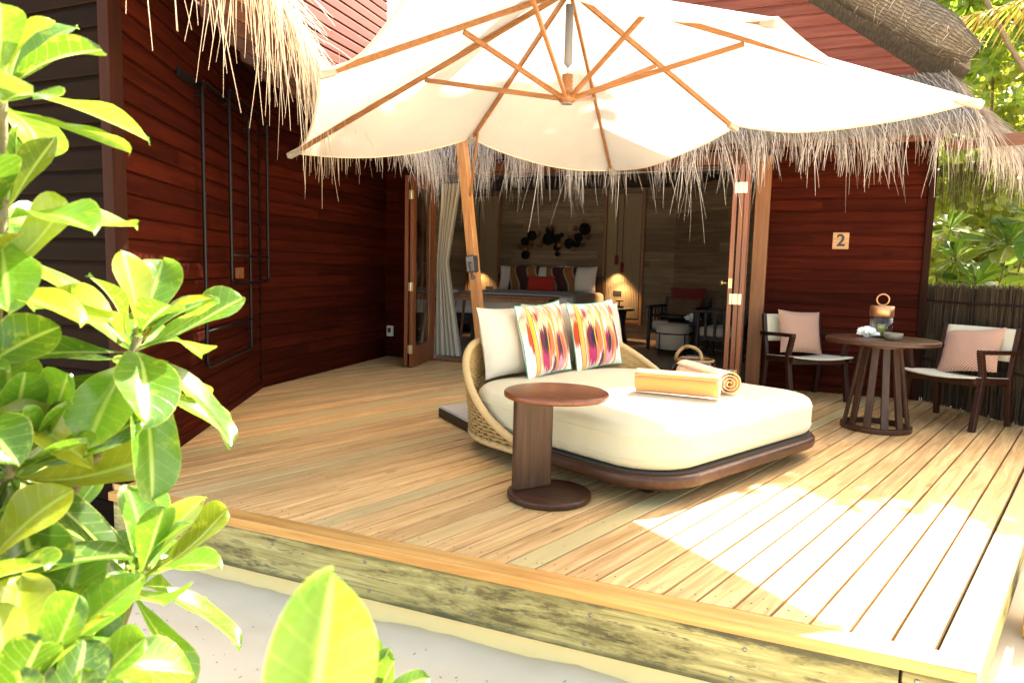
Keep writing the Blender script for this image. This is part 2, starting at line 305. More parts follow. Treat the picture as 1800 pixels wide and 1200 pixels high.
def chevron_mat():
    m, nt, b, o = new_mat('salmon chevron cloth')
    tc = nd(nt, 'ShaderNodeTexCoord'); sp = nd(nt, 'ShaderNodeSeparateXYZ'); L(nt, tc.outputs['Object'], sp.inputs[0])
    x = mth(nt, 'MULTIPLY', sp.outputs[0], 7.5); tri = mth(nt, 'ABSOLUTE', mth(nt, 'SUBTRACT', mth(nt, 'FRACT', x), .5))
    seg = mth(nt, 'FLOOR', mth(nt, 'MULTIPLY', x, 2.0))
    z = mth(nt, 'ADD', mth(nt, 'MULTIPLY', sp.outputs[2], 46), mth(nt, 'ADD', mth(nt, 'MULTIPLY', tri, 5.2), mth(nt, 'MULTIPLY', seg, .5)))
    ln = mth(nt, 'LESS_THAN', mth(nt, 'FRACT', z), .32)
    L(nt, mix(nt, ln, (.58, .37, .25), (.33, .10, .05)), b.inputs['Base Color']); b.inputs['Roughness'].default_value = .9; b.inputs['Sheen Weight'].default_value = .1
    return m
M['chevron'] = chevron_mat()
def wavy_mat():
    m, nt, b, o = new_mat('brown wavy stripe cloth')
    tc = nd(nt, 'ShaderNodeTexCoord'); sp = nd(nt, 'ShaderNodeSeparateXYZ'); L(nt, tc.outputs['Object'], sp.inputs[0])
    x = mth(nt, 'ADD', mth(nt, 'MULTIPLY', sp.outputs[0], 2.6), mth(nt, 'MULTIPLY', mth(nt, 'SINE', mth(nt, 'MULTIPLY', sp.outputs[2], 9)), .16))
    rp = ramp(nt, [(0, (.06, .016, .012)), (.28, (.30, .24, .18)), (.36, (.26, .10, .03)), (.68, (.30, .24, .18)), (.76, (.045, .012, .014))], 'CONSTANT'); L(nt, mth(nt, 'FRACT', x), rp.inputs[0])
    L(nt, rp.outputs[0], b.inputs['Base Color']); b.inputs['Roughness'].default_value = .9; return m
M['wavy'] = wavy_mat()
def towel_mat(name, stripes):
    m, nt, b, o = new_mat(name)
    tc = nd(nt, 'ShaderNodeTexCoord'); sp = nd(nt, 'ShaderNodeSeparateXYZ'); L(nt, tc.outputs['Object'], sp.inputs[0])
    col = (.80, .34, .07)
    n = noise_t(nt, coords(nt), 420, 2)
    uv = nd(nt, 'ShaderNodeUVMap'); su = nd(nt, 'ShaderNodeSeparateXYZ'); L(nt, uv.outputs[0], su.inputs[0])
    face = mth(nt, 'GREATER_THAN', su.outputs[0], .5)       # one side of the towel is orange, the other white
    if stripes:
        s = mth(nt, 'GREATER_THAN', mth(nt, 'SINE', mth(nt, 'MULTIPLY', sp.outputs[0], 62)), .25)
        c1 = mix(nt, s, (.78, .62, .50), (.78, .58, .30))
    else: c1 = mix(nt, 0.0, (.70, .30, .065), (.70, .30, .065))
    cc = mix(nt, face, (.80, .36, .09) if stripes else (.76, .68, .60), c1)
    cc = mix(nt, mth(nt, 'MULTIPLY', n, .25), cc, (.72, .42, .20))
    L(nt, cc, b.inputs['Base Color']); b.inputs['Roughness'].default_value = 1; b.inputs['Sheen Weight'].default_value = .4
    bump(nt, b, n, .8, .006); return m
M['towel'] = towel_mat('orange terry', False); M['towel_s'] = towel_mat('striped terry', True)

# ------------------------------------------------------------------ mesh helpers
class MB:
    def __init__(s): s.v = []; s.f = []; s.uv = None; s.tone = None
    def box(s, c, size, rot=None, mtx=None):
        n = len(s.v); hx, hy, hz = (k / 2 for k in size)
        for x, y, z in ((-1, -1, -1), (1, -1, -1), (1, 1, -1), (-1, 1, -1), (-1, -1, 1), (1, -1, 1), (1, 1, 1), (-1, 1, 1)):
            p = Vector((x * hx, y * hy, z * hz))
            if rot is not None: p = rot @ p
            s.v.append(p + Vector(c))
        s.f += [tuple(n + i for i in q) for q in ((0, 3, 2, 1), (4, 5, 6, 7), (0, 1, 5, 4), (1, 2, 6, 5), (2, 3, 7, 6), (3, 0, 4, 7))]
        return s
    def bar(s, a, b, w, h, upv=(0, 0, 1)):
        a, b = Vector(a), Vector(b); d = (b - a); ln = d.length; d.normalize()
        y = Vector(upv).cross(d); y = y.normalized() if y.length > 1e-5 else Vector((0, 1, 0)); z = d.cross(y)
        return s.box((a + b) / 2, (ln, w, h), Matrix((d, y, z)).transposed())
    def tube(s, pts, rad, n=6, closed=False, cap=True):
        pts = [Vector(p) for p in pts]; m = len(pts); base = len(s.v)
        if not isinstance(rad, (list, tuple)): rad = [rad] * m
        prev = None
        for i, p in enumerate(pts):
            if closed: t = pts[(i + 1) % m] - pts[i - 1]
            else: t = pts[min(i + 1, m - 1)] - pts[max(i - 1, 0)]
            t.normalize()
            if prev is None: a = t.orthogonal().normalized()
            else:
                a = prev - t * prev.dot(t); a = a.normalized() if a.length > 1e-6 else t.orthogonal().normalized()
            prev = a; b = t.cross(a)
            for k in range(n):
                w = 2 * math.pi * k / n; s.v.append(p + (a * math.cos(w) + b * math.sin(w)) * rad[i])
        for i in range(m if closed else m - 1):
            j = (i + 1) % m
            for k in range(n):
                k2 = (k + 1) % n; s.f.append((base + i * n + k, base + i * n + k2, base + j * n + k2, base + j * n + k))
        if cap and not closed:
            s.f.append(tuple(base + k for k in reversed(range(n)))); s.f.append(tuple(base + (m - 1) * n + k for k in range(n)))
        return s
    def lathe(s, prof, n=24, c=(0, 0, 0)):
        base = len(s.v); c = Vector(c)
        for r, z in prof:
            for k in range(n): w = 2 * math.pi * k / n; s.v.append(c + Vector((r * math.cos(w), r * math.sin(w), z)))
        for i in range(len(prof) - 1):
            for k in range(n):
                k2 = (k + 1) % n; s.f.append((base + i * n + k, base + i * n + k2, base + (i + 1) * n + k2, base + (i + 1) * n + k))
        s.f.append(tuple(base + k for k in reversed(range(n)))); s.f.append(tuple(base + (len(prof) - 1) * n + k for k in range(n)))
        return s
    def rings(s, rings, cap=True):
        base = len(s.v); n = len(rings[0])
        for r in rings: s.v += [Vector(p) for p in r]
        for i in range(len(rings) - 1):
            for k in range(n):
                k2 = (k + 1) % n; s.f.append((base + i * n + k, base + i * n + k2, base + (i + 1) * n + k2, base + (i + 1) * n + k))
        if cap:
            s.f.append(tuple(base + k for k in reversed(range(n)))); s.f.append(tuple(base + (len(rings) - 1) * n + k for k in range(n)))
        return s
    def prism(s, poly, z0, z1):
        n = len(poly); return s.rings([[(x, y, z0) for x, y in poly], [(x, y, z1) for x, y in poly]])
    def grid(s, fn, nu, nv, uv=False):
        base = len(s.v)
        for j in range(nv + 1):
            for i in range(nu + 1): s.v.append(Vector(fn(i / nu, j / nv)))
        for j in range(nv):
            for i in range(nu):
                a = base + j * (nu + 1) + i; s.f.append((a, a + 1, a + nu + 2, a + nu + 1))
        if uv: s.uv = [(i / nu, j / nv) for j in range(nv + 1) for i in range(nu + 1)]
        return s
    def mesh(s, name, mat=None, smooth=False):
        me = bpy.data.meshes.new(name); me.from_pydata([tuple(p) for p in s.v], [], s.f)
        if s.uv:
            ul = me.uv_layers.new(name='UVMap')
            for lp in me.loops: ul.data[lp.index].uv = s.uv[lp.vertex_index]
        if s.tone:
            at = me.attributes.new('tone', 'FLOAT', 'POINT'); at.data.foreach_set('value', s.tone)
        if smooth: me.polygons.foreach_set('use_smooth', [True] * len(me.polygons))
        if mat: me.materials.append(M[mat])
        me.update(); return me
    def obj(s, name, mat, parent=None, smooth=False, bevel=0, loc=None, rot=None, seg=2):
        me = s.mesh(name, mat, smooth); return link(name, me, parent, bevel, loc, rot, seg)
def link(name, me, parent=None, bevel=0, loc=None, rot=None, seg=2):
    o = bpy.data.objects.new(name, me); COL.objects.link(o); o.parent = parent
    if loc is not None: o.location = loc
    if rot is not None: o.rotation_euler = rot
    if bevel:
        b = o.modifiers.new('bevel', 'BEVEL'); b.width = bevel; b.segments = seg; b.limit_method = 'ANGLE'; b.angle_limit = R(40)
    return o
def tag(o, label, cat, group=None, kind=None):
    o['label'] = label; o['category'] = cat
    if group: o['group'] = group
    if kind: o['kind'] = kind
    return o
def thing(name, label, cat, loc=(0, 0, 0), rz=0, group=None):
    o = bpy.data.objects.new(name, None); COL.objects.link(o); o.location = loc; o.rotation_euler = (0, 0, rz); o.empty_display_size = .1
    return tag(o, label, cat, group)
def stuff(o): o['kind'] = 'stuff'; return o
def structure(o): o['kind'] = 'structure'; return o
def rrect(u0, u1, w0, w1, radii, n=10):
    """rounded rectangle outline, ccw; radii for corners (u1,w0),(u1,w1),(u0,w1),(u0,w0)"""
    out = []
    for (cx, cy, sx, sy, a0), r in zip(((u1, w0, -1, 1, -90), (u1, w1, -1, -1, 0), (u0, w1, 1, -1, 90), (u0, w0, 1, 1, 180)), radii):
        for k in range(n + 1):
            a = R(a0 + 90 * k / n); out.append((cx + sx * r + r * math.cos(a), cy + sy * r + r * math.sin(a)))
    return out
def inset(poly, d):
    n = len(poly); out = []
    for i in range(n):
        a, b, c = Vector(poly[i - 1]), Vector(poly[i]), Vector(poly[(i + 1) % n])
        t = (c - a).normalized(); out.append((b.x - t.y * d, b.y + t.x * d))
    return out
def soft_slab(mb, poly, z0, z1, r, n=5, dome=0):
    rs = []
    for k in range(n + 1):
        a = math.pi / 2 * k / n; rs.append([(x, y, z0 + r - r * math.cos(a)) for x, y in inset(poly, r - r * math.sin(a))])
    for k in range(n + 1):
        a = math.pi / 2 * k / n; rs.append([(x, y, z1 - r + r * math.sin(a)) for x, y in inset(poly, r - r * math.cos(a))])
    if dome:
        cx = sum(p[0] for p in poly) / len(poly); cy = sum(p[1] for p in poly) / len(poly); last = rs[-1]
        for f, h in ((.85, .5), (.6, .85), (.3, 1.0)): rs.append([(cx + (x - cx) * f, cy + (y - cy) * f, z1 + dome * h) for x, y, z in last])
    return mb.rings(rs)
def circle(r, n=40, c=(0, 0)): return [(c[0] + r * math.cos(2 * math.pi * k / n), c[1] + r * math.sin(2 * math.pi * k / n)) for k in range(n)]
def P2(p): return Vector((p[0], p[1]))

# ------------------------------------------------------------------ ground
def sand_h(x, y): return -.375 + .030 * noise.noise((x * 1.1, y * 1.1, 3)) + .022 * noise.noise((x * 3.2, y * 3.2, 8)) + .012 * abs(noise.noise((x * 6, y * 6, 4))) + .010 * noise.noise((x * 9, y * 9, 1)) + .005 * noise.noise((x * 17, y * 17, 2)) + .05 * max(0, 1 - abs(y - 2.5) / .18) * (.6 + .4 * noise.noise((x * 2.2, 0, 6)))
g = MB(); base_n = 0
def gfn(u, v):
    # denser near the camera
    x = -60 + 120 * u; y = -60 + 120 * v
    return (x, y, -.40)
xs = [-80, -40, -20, -10, -7, -5] + [-4 + .05 * i for i in range(130)] + [3.5, 5, 8, 14, 25, 50, 90]
ys = [-80, -40, -20, -8, -4, -2] + [-1 + .05 * i for i in range(90)] + [4.5, 5.5, 7, 9, 12, 16, 24, 40, 70, 110]
for y in ys:
    for x in xs: g.v.append(Vector((x, y, sand_h(x, y))))
for j in range(len(ys) - 1):
    for i in range(len(xs) - 1):
        a = j * len(xs) + i; g.f.append((a, a + 1, a + len(xs) + 1, a + len(xs)))
structure(g.obj('ground', 'sand', smooth=True))['label'] = 'pale coral sand in front of the deck'
# leaf litter on the sand
lt = MB(); lt.tone = []
for i in range(700):
    x = rnd.uniform(-3.2, 1.6); y = rnd.uniform(.7, 2.42); z = sand_h(x, y) + .003; a = rnd.uniform(0, 6.3); ln = rnd.uniform(.003, .016)
    n0 = len(lt.v); lt.bar((x, y, z), (x + ln * math.cos(a), y + ln * math.sin(a), z + .001), .0018, .0012); lt.tone += [rnd.random()] * (len(lt.v) - n0)
for i in range(150):
    x = rnd.uniform(-3.0, .9); y = rnd.uniform(2.6, 5.6); z = .0045; a = rnd.uniform(0, 6.3); ln = rnd.uniform(.003, .012)
    n0 = len(lt.v); lt.bar((x, y, z), (x + ln * math.cos(a), y + ln * math.sin(a), z + .001), .0016, .0012); lt.tone += [rnd.random()] * (len(lt.v) - n0)
tag(stuff(lt.obj('leaf_litter', 'debris')), 'dark specks of leaf litter scattered on sand and deck', 'litter')

# ------------------------------------------------------------------ deck
HD = R(17.4); D2 = Vector((math.sin(HD), math.cos(HD))); Q2 = Vector((D2.y, -D2.x))    # along boards, across boards
A0, AB, B1 = Vector((-3.341, 2.612)), Vector((-4.802, 5.198)), Vector((-5.13, 7.83)); FY = 7.87; FRONT = 2.445; IN = 2.553
F0, F1 = Vector((1.01, 7.956)), Vector((1.679, 6.916)); FD = (F1 - F0).normalized()
RIN, ROUT = -.332, -.213
def hit(q, p, d):       # t on the line {Q2*q + D2*t} where it meets line p + s*d
    o = Q2 * q; n = Vector((-d.y, d.x)); return n.dot(p - o) / n.dot(D2)
deck = MB()
deckp = [(-3.3, 2.50), (.50, 2.50), (2.27, 8.1), (-5.3, 8.1), (-5.3, 5.1)]
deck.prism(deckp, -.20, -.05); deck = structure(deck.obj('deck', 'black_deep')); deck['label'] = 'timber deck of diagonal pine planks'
pitch, gap = .1214, .0105
q = RIN; i = 0
while q > -7.4:
    q1, q0 = q - gap, q - pitch
    def span(qq):
        t0 = hit(qq, Vector((0, IN)), Vector((1, 0)))
        ta = hit(qq, A0 + Vector((-.06, -.03)), AB - A0); tb = hit(qq, AB + Vector((-.06, 0)), B1 - AB)
        if (Q2 * qq + D2 * t0).x < A0.x: t0 = max(t0, ta if (Q2 * qq + D2 * ta).y < AB.y else tb)
        t1 = hit(qq, Vector((0, FY + .03)), Vector((1, 0)))
        tf = hit(qq, F0 + Vector((.05, 0)), FD)
        if (Q2 * qq + D2 * t1).x > F0.x: t1 = tf
        return t0, t1
    a0, a1 = span(q0); b0, b1 = span(q1)
    if a1 - a0 > .05 and b1 - b0 > .05:
        org = Q2 * ((q0 + q1) / 2) + D2 * a0
        mb = MB(); pl = []
        for qq, t in ((q0, a0), (q1, b0), (q1, b1), (q0, a1)):
            p = Q2 * qq + D2 * t - org; pl.append((p.dot(D2), -p.dot(Q2)))     # local x along the board
        pl.reverse() if ((pl[1][0] - pl[0][0]) * (pl[2][1] - pl[1][1]) - (pl[1][1] - pl[0][1]) * (pl[2][0] - pl[1][0])) < 0 else None
        mb.prism(pl, -.032, 0)
        o = mb.obj('plank', 'deck', deck, bevel=.0035, loc=(org.x, org.y, rnd.uniform(-.0015, .0015)), rot=(0, 0, math.pi / 2 - HD))
    q -= pitch; i += 1
# border planks with a mitre
cx_in = None
def cross_in(qq, y): t = (y - (Q2 * qq).y) / D2.y; return (Q2 * qq + D2 * t)
ci, co = cross_in(RIN + .004, IN - .004), cross_in(ROUT, FRONT)
mb = MB(); o0 = Vector((-3.27, FRONT)); mb.prism([(0, 0), (co.x - o0.x, 0), (ci.x - o0.x - .002, ci.y - FRONT), (0, IN - .004 - FRONT)], -.045, 0)
mb.obj('border_plank', 'nosing', deck, bevel=.005, loc=(o0.x, o0.y, .002))
mb = MB(); te = hit(ROUT, F0, FD)
pts = [ci, co, Q2 * ROUT + D2 * te, Q2 * (RIN + .004) + D2 * hit(RIN, F0, FD)]; og = co
mb.prism([((p - og).dot(D2), -(p - og).dot(Q2)) for p in pts][::-1] if False else [((p - og).dot(D2), -(p - og).dot(Q2)) for p in (pts[1], pts[2], pts[3], pts[0])], -.045, 0)
bo = mb.obj('border_plank', 'deck', deck, bevel=.005, loc=(og.x, og.y, .002), rot=(0, 0, math.pi / 2 - HD))
# fascia boards and screw heads
for x0, x1 in ((-3.25, .335), (.345, .515)):
    mb = MB(); mb.box((0, 0, 0), (x1 - x0, .03, .20)); mb.obj('fascia_board', 'fascia', deck, bevel=.003, loc=((x0 + x1) / 2, 2.475, -.146))
mb = MB(); pa = co + Vector((-.02, .03)); pb = pa + D2 * 5.6
mb.box((0, 0, 0), (5.6, .03, .20)); mb.obj('fascia_board', 'fascia', deck, bevel=.003, loc=((pa.x + pb.x) / 2, (pa.y + pb.y) / 2, -.146), rot=(0, 0, math.pi / 2 - HD))
sc = MB(); sc.lathe([(.008, 0), (.008, .002), (.006, .0035)], 10); scm = sc.mesh('screw', 'chrome', True)
for x in [-2.75 + .52 * k for k in range(7)]:
    for z in (-.085, -.205):
        link('screw', scm, deck, loc=(x + rnd.uniform(-.04, .04), 2.459, z + rnd.uniform(-.01, .01)), rot=(R(90), 0, 0))
nl = MB(); nl.lathe([(.0035, 0), (.0035, .0008)], 6); nlm = nl.mesh('nail', 'dark_plastic')
for k in range(30):
    qq = RIN - pitch * (k + .5)
    for row in (.06, .62, 1.25):
        t = hit(qq, Vector((0, IN + row)), Vector((1, 0))); p = Q2 * qq + D2 * t
        if p.x < -3.2 + row * -.5: continue
        for s in (-.03, .03): link('nail', nlm, deck, loc=(p.x + s * Q2.x, p.y + s * Q2.y, .0012))
# plinth under the deck
mb = MB(); mb.prism([(-3.24, 2.503), (.47, 2.503), (.47 + .8, 5), (-3.24, 5)], -.9, -.249); structure(mb.obj('plinth', 'concrete'))['label'] = 'yellow painted plinth under the deck'
# step beside the deck
st = thing('step', 'low brown timber step beside the sunny corner of the deck', 'step', (.945, 3.60, sand_h(.95, 3.6)), -HD)
for z0 in (0, .118):
    mb = MB(); mb.box((.55, .02, z0 + .056), (1.1, .035, .108)); mb.obj('riser_board', 'nosing', st, bevel=.004)
for k in range(3):
    mb = MB(); mb.box((.55, .06 + k * .125, .244), (1.12, .118, .03)); mb.obj('tread_board', 'nosing', st, bevel=.004)
mb = MB(); mb.box((.56, .20, .112), (1.0, .30, .218)); mb.obj('core', 'black_deep', st)

# ------------------------------------------------------------------ bungalow
bung = thing('bungalow', 'red timber beach bungalow with thatched eaves and open folding doors', 'bungalow', (-2, 8, 0))
def loc2(o): o.location = Vector(o.location) - Vector((-2, 8, 0)); return o
def wpart(name, mb, mat, parent=None, **k):
    o = mb.obj(name, mat, parent or bung, **k)
    if parent is None: loc2(o)
    return o
SP = .1185
def sided_wall(a, b, z0, z1, mat, inner=.05, name='wall', clip=None, nrm=None, zoff=0):
    """timber clad wall from a to b; cladding on the side to the right of a->b... towards nrm"""
    a, b = Vector(a), Vector(b); d = (b - a); ln = d.length; d.normalize(); n = nrm or Vector((d.y, -d.x))
    rz = math.atan2(d.y, d.x); flip = 1 if Vector((d.y, -d.x)).dot(n) > 0 else -1
    mb = MB(); mb.box((ln / 2, flip * (inner / 2 + .001), (z1 - z0) / 2), (ln, inner, z1 - z0))
    if clip:
        mb = MB(); pr = [(x, z) for x, z in clip]
        k = len(pr); rr = [[(x, flip * .002, z - z0) for x, z in pr], [(x, flip * inner, z - z0) for x, z in pr]]
        mb.rings(rr)
    w = loc2(mb.obj(name, mat, bung, loc=(a.x, a.y, z0), rot=(0, 0, rz)))
    z = z0 + zoff; 
    while z < z1 - .02:
        h = min(SP, z1 - z); x0, x1 = 0, ln
        if clip:
            xs_ = []
            zc = z + h / 2
            for k in range(len(clip)):
                (xa, za), (xb, zb) = clip[k], clip[(k + 1) % len(clip)]
                if (za - zc) * (zb - zc) < 0: xs_.append(xa + (xb - xa) * (zc - za) / (zb - za))
            if len(xs_) < 2: z += SP; continue
            x0, x1 = min(xs_), max(xs_)
        if True:
          if x1 - x0 > .05:
            cuts = [x0, x1]
            if not clip and x1 - x0 > 1.2 and rnd.random() < .45: cuts = [x0, x0 + (x1 - x0) * rnd.uniform(.2, .8), x1]
          for x0, x1 in (zip(cuts[:-1], cuts[1:]) if x1 - x0 > .05 else ()):
            x1 -= .0025 if x1 < ln - .01 else 0
            m2 = MB(); L_ = x1 - x0; hh = h - .009
            # shiplap profile: slight bevel at the top, groove below
            pf = [(0, 0), (-.016, 0), (-.019, .006), (-.015, hh - .018), (-.006, hh), (0, hh)]
            sl0 = sl1 = 0
            if clip:      # ends cut to the slope of the rake
                (xa, za), (xb, zb), (xc, zc_) = clip; sl0 = (xc - xa) / (zc_ - za); sl1 = (xc - xb) / (zc_ - zb)
            r0 = [(-L_ / 2 + sl0 * (zz - hh / 2), flip * y, zz - hh / 2) for y, zz in pf]; r1 = [(L_ / 2 + sl1 * (zz - hh / 2), flip * y, zz - hh / 2) for y, zz in pf]
            m2.rings([r0, r1] if flip > 0 else [r1, r0])
            m2.obj('siding_board', mat, w, loc=((x0 + x1) / 2, 0, z - z0 + hh / 2 + .004))
        z += SP
    return w
nA = Vector((.87, .49)); dA = (AB - A0).normalized(); nA = Vector((-dA.y, dA.x)) * -1
if nA.x < 0: nA = -nA
dB = (B1 - AB).normalized(); nB = Vector((dB.y, -dB.x))
if nB.x < 0: nB = -nB
sided_wall(A0, AB, 0.0, 2.95, 'siding', nrm=nA)
sided_wall(AB, B1 + dB * .05, 0.0, 2.95, 'siding', nrm=nB)
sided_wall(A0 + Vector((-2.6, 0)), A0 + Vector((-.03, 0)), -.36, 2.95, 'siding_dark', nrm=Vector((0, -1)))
sided_wall((-5.15, FY), (-4.47, FY), 0, 3.0, 'siding', nrm=Vector((0, -1)))
sided_wall((-.45, FY), (1.00, FY), 0, 3.0, 'siding', nrm=Vector((0, -1)), zoff=-.045)
sided_wall((-4.47, FY), (-.45, FY), 2.46, 3.0, 'siding', nrm=Vector((0, -1)))
# side wall running back from the wall with the number
sided_wall((1.0, FY + .02), (1.30, 12.4), 0, 3.0, 'siding', nrm=Vector((1, 0)))
# gable above, with clip polygon (x from -4.3)
sided_wall((-5.9, FY + .06), (1.45, FY + .06), 2.96, 5.52, 'gable', clip=[(0.3, 2.96), (6.98, 2.96), (3.7, 5.40)], nrm=Vector((0, -1)), name='gable_wall')
# upper wall above the side wing
sided_wall(AB + Vector((-.05, -1.4)), B1 + Vector((-.05, .1)), 2.95, 4.6, 'gable', nrm=nB, name='upper_wall')
# corner posts
for p, s, z0, zt in ((A0 + Vector((.0, -.010)), .078, -.36, 3.2), (Vector((1.0, FY - .012)), .065, 0, 2.75)):
    mb = MB(); mb.box((0, 0, (zt + z0) / 2), (s, s, zt - z0)); wpart('corner_post', mb, 'post', loc=(p.x, p.y, 0), rot=(0, 0, 0), bevel=.004)
mb = MB(); mb.box((0, 0, 1.48), (.03, .03, 2.95)); p = AB + nB * .012 + nA * .006; wpart('corner_trim', mb, 'post', loc=(p.x, p.y, .0), rot=(0, 0, R(15)), bevel=.003)
# skirting along the side walls
for a, b, n in ((A0, AB, nA), (AB, B1, nB)):
    d = b - a; mb = MB(); mb.box((0, 0, .03), (d.length, .02, .06)); c = (a + b) / 2 + n * .028
    wpart('skirting', mb, 'siding', loc=(c.x, c.y, .002), rot=(0, 0, math.atan2(d.y, d.x)), bevel=.003)
# door frame
mb = MB(); mb.box((0, 0, 1.2), (.145, .15, 2.4)); wpart('door_jamb', mb, 'jamb', loc=(-.518, FY - .03, 0), bevel=.005)
mb = MB(); mb.box((0, 0, 1.2), (.10, .15, 2.4)); wpart('door_jamb', mb, 'door', loc=(-4.47, FY - .03, 0), bevel=.005)
mb = MB(); mb.box((0, 0, 0), (4.0, .16, .13)); wpart('door_header', mb, 'beam', loc=(-2.5, FY - .03, 2.385), bevel=.005)
mb = MB(); mb.tube([(-4.4, FY - .10, 2.27), (-.65, FY - .10, 2.27)], .012, 8); wpart('door_track', mb, 'chrome', smooth=True)
mb = MB(); mb.box((0, 0, 0), (3.86, .06, .05)); wpart('track_beam', mb, 'beam', loc=(-2.53, FY - .03, 2.293), bevel=.004)
mb = MB(); mb.box((0, 0, 0), (3.86, .14, .03)); wpart('threshold', mb, 'door', loc=(-2.53, FY + .02, .012), bevel=.004)
hm = MB(); hm.box((0, 0, 0), (.06, .006, .10)); hm.tube([(0, -.006, -.05), (0, -.006, .05)], .008, 8); hinge_me = hm.mesh('hinge', 'hinge')
def door_leaf(a, b, w_glass=True, knob=False, hinges=()):
    a, b = Vector(a), Vector(b); d = b - a; ln = d.length; rz = math.atan2(d.y, d.x); H = 2.20; st_ = .095; t = .042
    f = MB()
    f.box((st_ / 2, 0, H / 2), (st_, t, H)); f.box((ln - st_ / 2, 0, H / 2), (st_, t, H))
    f.box((ln / 2, 0, .11), (ln - 2 * st_, t - .002, .22)); f.box((ln / 2, 0, H - .055), (ln - 2 * st_, t - .002, .11))
    for sy in (-1, 1):      # glazing beads
        for x in (st_ + .008, ln - st_ - .008): f.box((x, sy * .014, H / 2 + .05), (.016, .012, H - .36))
        for z in (.228, H - .118): f.box((ln / 2, sy * .014, z), (ln - 2 * st_ - .03, .012, .016))
    o = loc2(f.obj('door_leaf', 'door', bung, bevel=.003, loc=(a.x, a.y, .02), rot=(0, 0, rz)))
    gmb = MB(); gmb.box((ln / 2, 0, H / 2 + .05), (ln - 2 * st_, .006, H - .33)); gmb.obj('glass_pane', 'glass', o)
    for (x, y, r_) in hinges:
        for z in (.20, .93, 1.98): link('hinge', hinge_me, o, loc=(x, y, z), rot=(0, 0, r_))
    if knob:
        for sy in (-1, 1):
            k = MB(); k.tube([(0, 0, 0), (0, sy * .05, 0)], .009, 8)
            k.lathe([(.004, 0), (.018, .004), (.024, .014), (.018, .026), (.004, .03)], 14)
            kk = MB(); kk.tube([(0, 0, 0), (0, sy * .05, 0)], .009, 8)
            kn = MB(); kn.lathe([(.004, 0), (.018, .004), (.026, .016), (.018, .028), (.004, .032)], 14)
            kk.f += [tuple(i_ + len(kk.v) for i_ in f_) for f_ in kn.f]; kk.v += [Vector((v.x, sy * (.04 + v.z), v.y)) for v in kn.v]
            kk.obj('door_knob', 'brass', o, smooth=True, loc=(ln - .05, sy * .02, 1.08))
        lp = MB(); lp.box((0, 0, 0), (.006, .03, .09)); lp.obj('lock_plate', 'brass', o, loc=(ln + .002, 0, 1.08))
    return o
door_leaf((-4.42, 7.80), (-4.262, 7.075), hinges=[(.742, -.01, R(90))])
door_leaf((-4.52, 7.80), (-4.335, 7.075))
door_leaf((-.655, 7.79), (-.612, 7.06), hinges=[(.735, -.03, R(90))])
door_leaf((-.715, 7.79), (-.662, 7.06), hinges=[(.735, -.03, R(90))])
door_leaf((-.800, 7.80), (-.722, 7.07), knob=True)

# thatched pent eaves: each run is slab + strands.  p_top on the wall, p_eave at the edge
def strand_bundle(mb, p, d0, ln, droop, r, tone, seg=5, wig=.02):
    n0 = len(mb.v); pts = []; pos = Vector(p); d = Vector(d0).normalized(); sl = ln / seg
    side = Vector((rnd.uniform(-1, 1), rnd.uniform(-1, 1), 0)) * wig
    for k in range(seg + 1):
        pts.append(pos.copy()); pos = pos + d * sl; d = (d + Vector((0, 0, -1)) * droop + side * rnd.uniform(.2, 1)).normalized()
    mb.tube(pts, [r * (1 - .75 * (k / seg) ** 1.5) for k in range(seg + 1)], 3, cap=False); mb.tone += [tone] * (len(mb.v) - n0)
def eave(e0, e1, t0, t1, mat, n_fringe, n_roof, fr_len, name='thatch_fringe', bend=0):
    e0, e1, t0, t1 = (Vector(x) for x in (e0, e1, t0, t1))
    sl = MB(); dn = Vector((0, 0, -.10))
    sl.rings([[e0, e1, t1, t0], [e0 + dn, e1 + dn, t1 + dn, t0 + dn]]); sl.f = [tuple(reversed(f_)) for f_ in sl.f]
    wpart('thatch_slope', sl, 'thatch_roof')
    mb = MB(); mb.tone = []
    for i_ in range(n_roof):
        u, v = rnd.random(), rnd.random() ** .8
        p = e0.lerp(e1, u).lerp(t0.lerp(t1, u), v); d = (e0.lerp(e1, u) - t0.lerp(t1, u)).normalized()
        d += Vector((rnd.gauss(0, .12), rnd.gauss(0, .12), rnd.uniform(0, .10)))
        strand_bundle(mb, p + Vector((0, 0, rnd.uniform(.0, .035))), d, rnd.uniform(.25, .55), .04 if v > .35 else .12, rnd.uniform(.0025, .0048), rnd.random(), 4, .06)
    ncl = max(12, int((e1 - e0).length * 26)); clump = [(rnd.random(), rnd.gauss(0, .20), rnd.gauss(0, .12), rnd.uniform(.6, 1.25)) for _ in range(ncl)]
    for i_ in range(int(n_fringe * 1.25)):
        cu_, cgx, cgy, cl_n = rnd.choice(clump); u = min(1, max(0, cu_ + rnd.gauss(0, .035 / max(.5, (e1 - e0).length)))); v = rnd.uniform(-.02, .10)
        p = e0.lerp(e1, u).lerp(t0.lerp(t1, u), v); d = (e0.lerp(e1, u) - t0.lerp(t1, u)).normalized()
        d += Vector((cgx + rnd.gauss(0, .09), cgy + rnd.gauss(0, .09), rnd.uniform(-.45, .05)))
        ln = cl_n * fr_len * (.45 + .55 * abs(noise.noise((u * 14, i_ * .001, 2))) * 2 + .35 * rnd.random()) * (1.5 if rnd.random() < .10 else 1)
        strand_bundle(mb, p + Vector((0, 0, rnd.uniform(-.10, .02))), d, ln, rnd.uniform(.28, .6), rnd.uniform(.0017, .0044), rnd.random(), 6, .16)
    stuff(wpart(name, mb, mat)); return mb
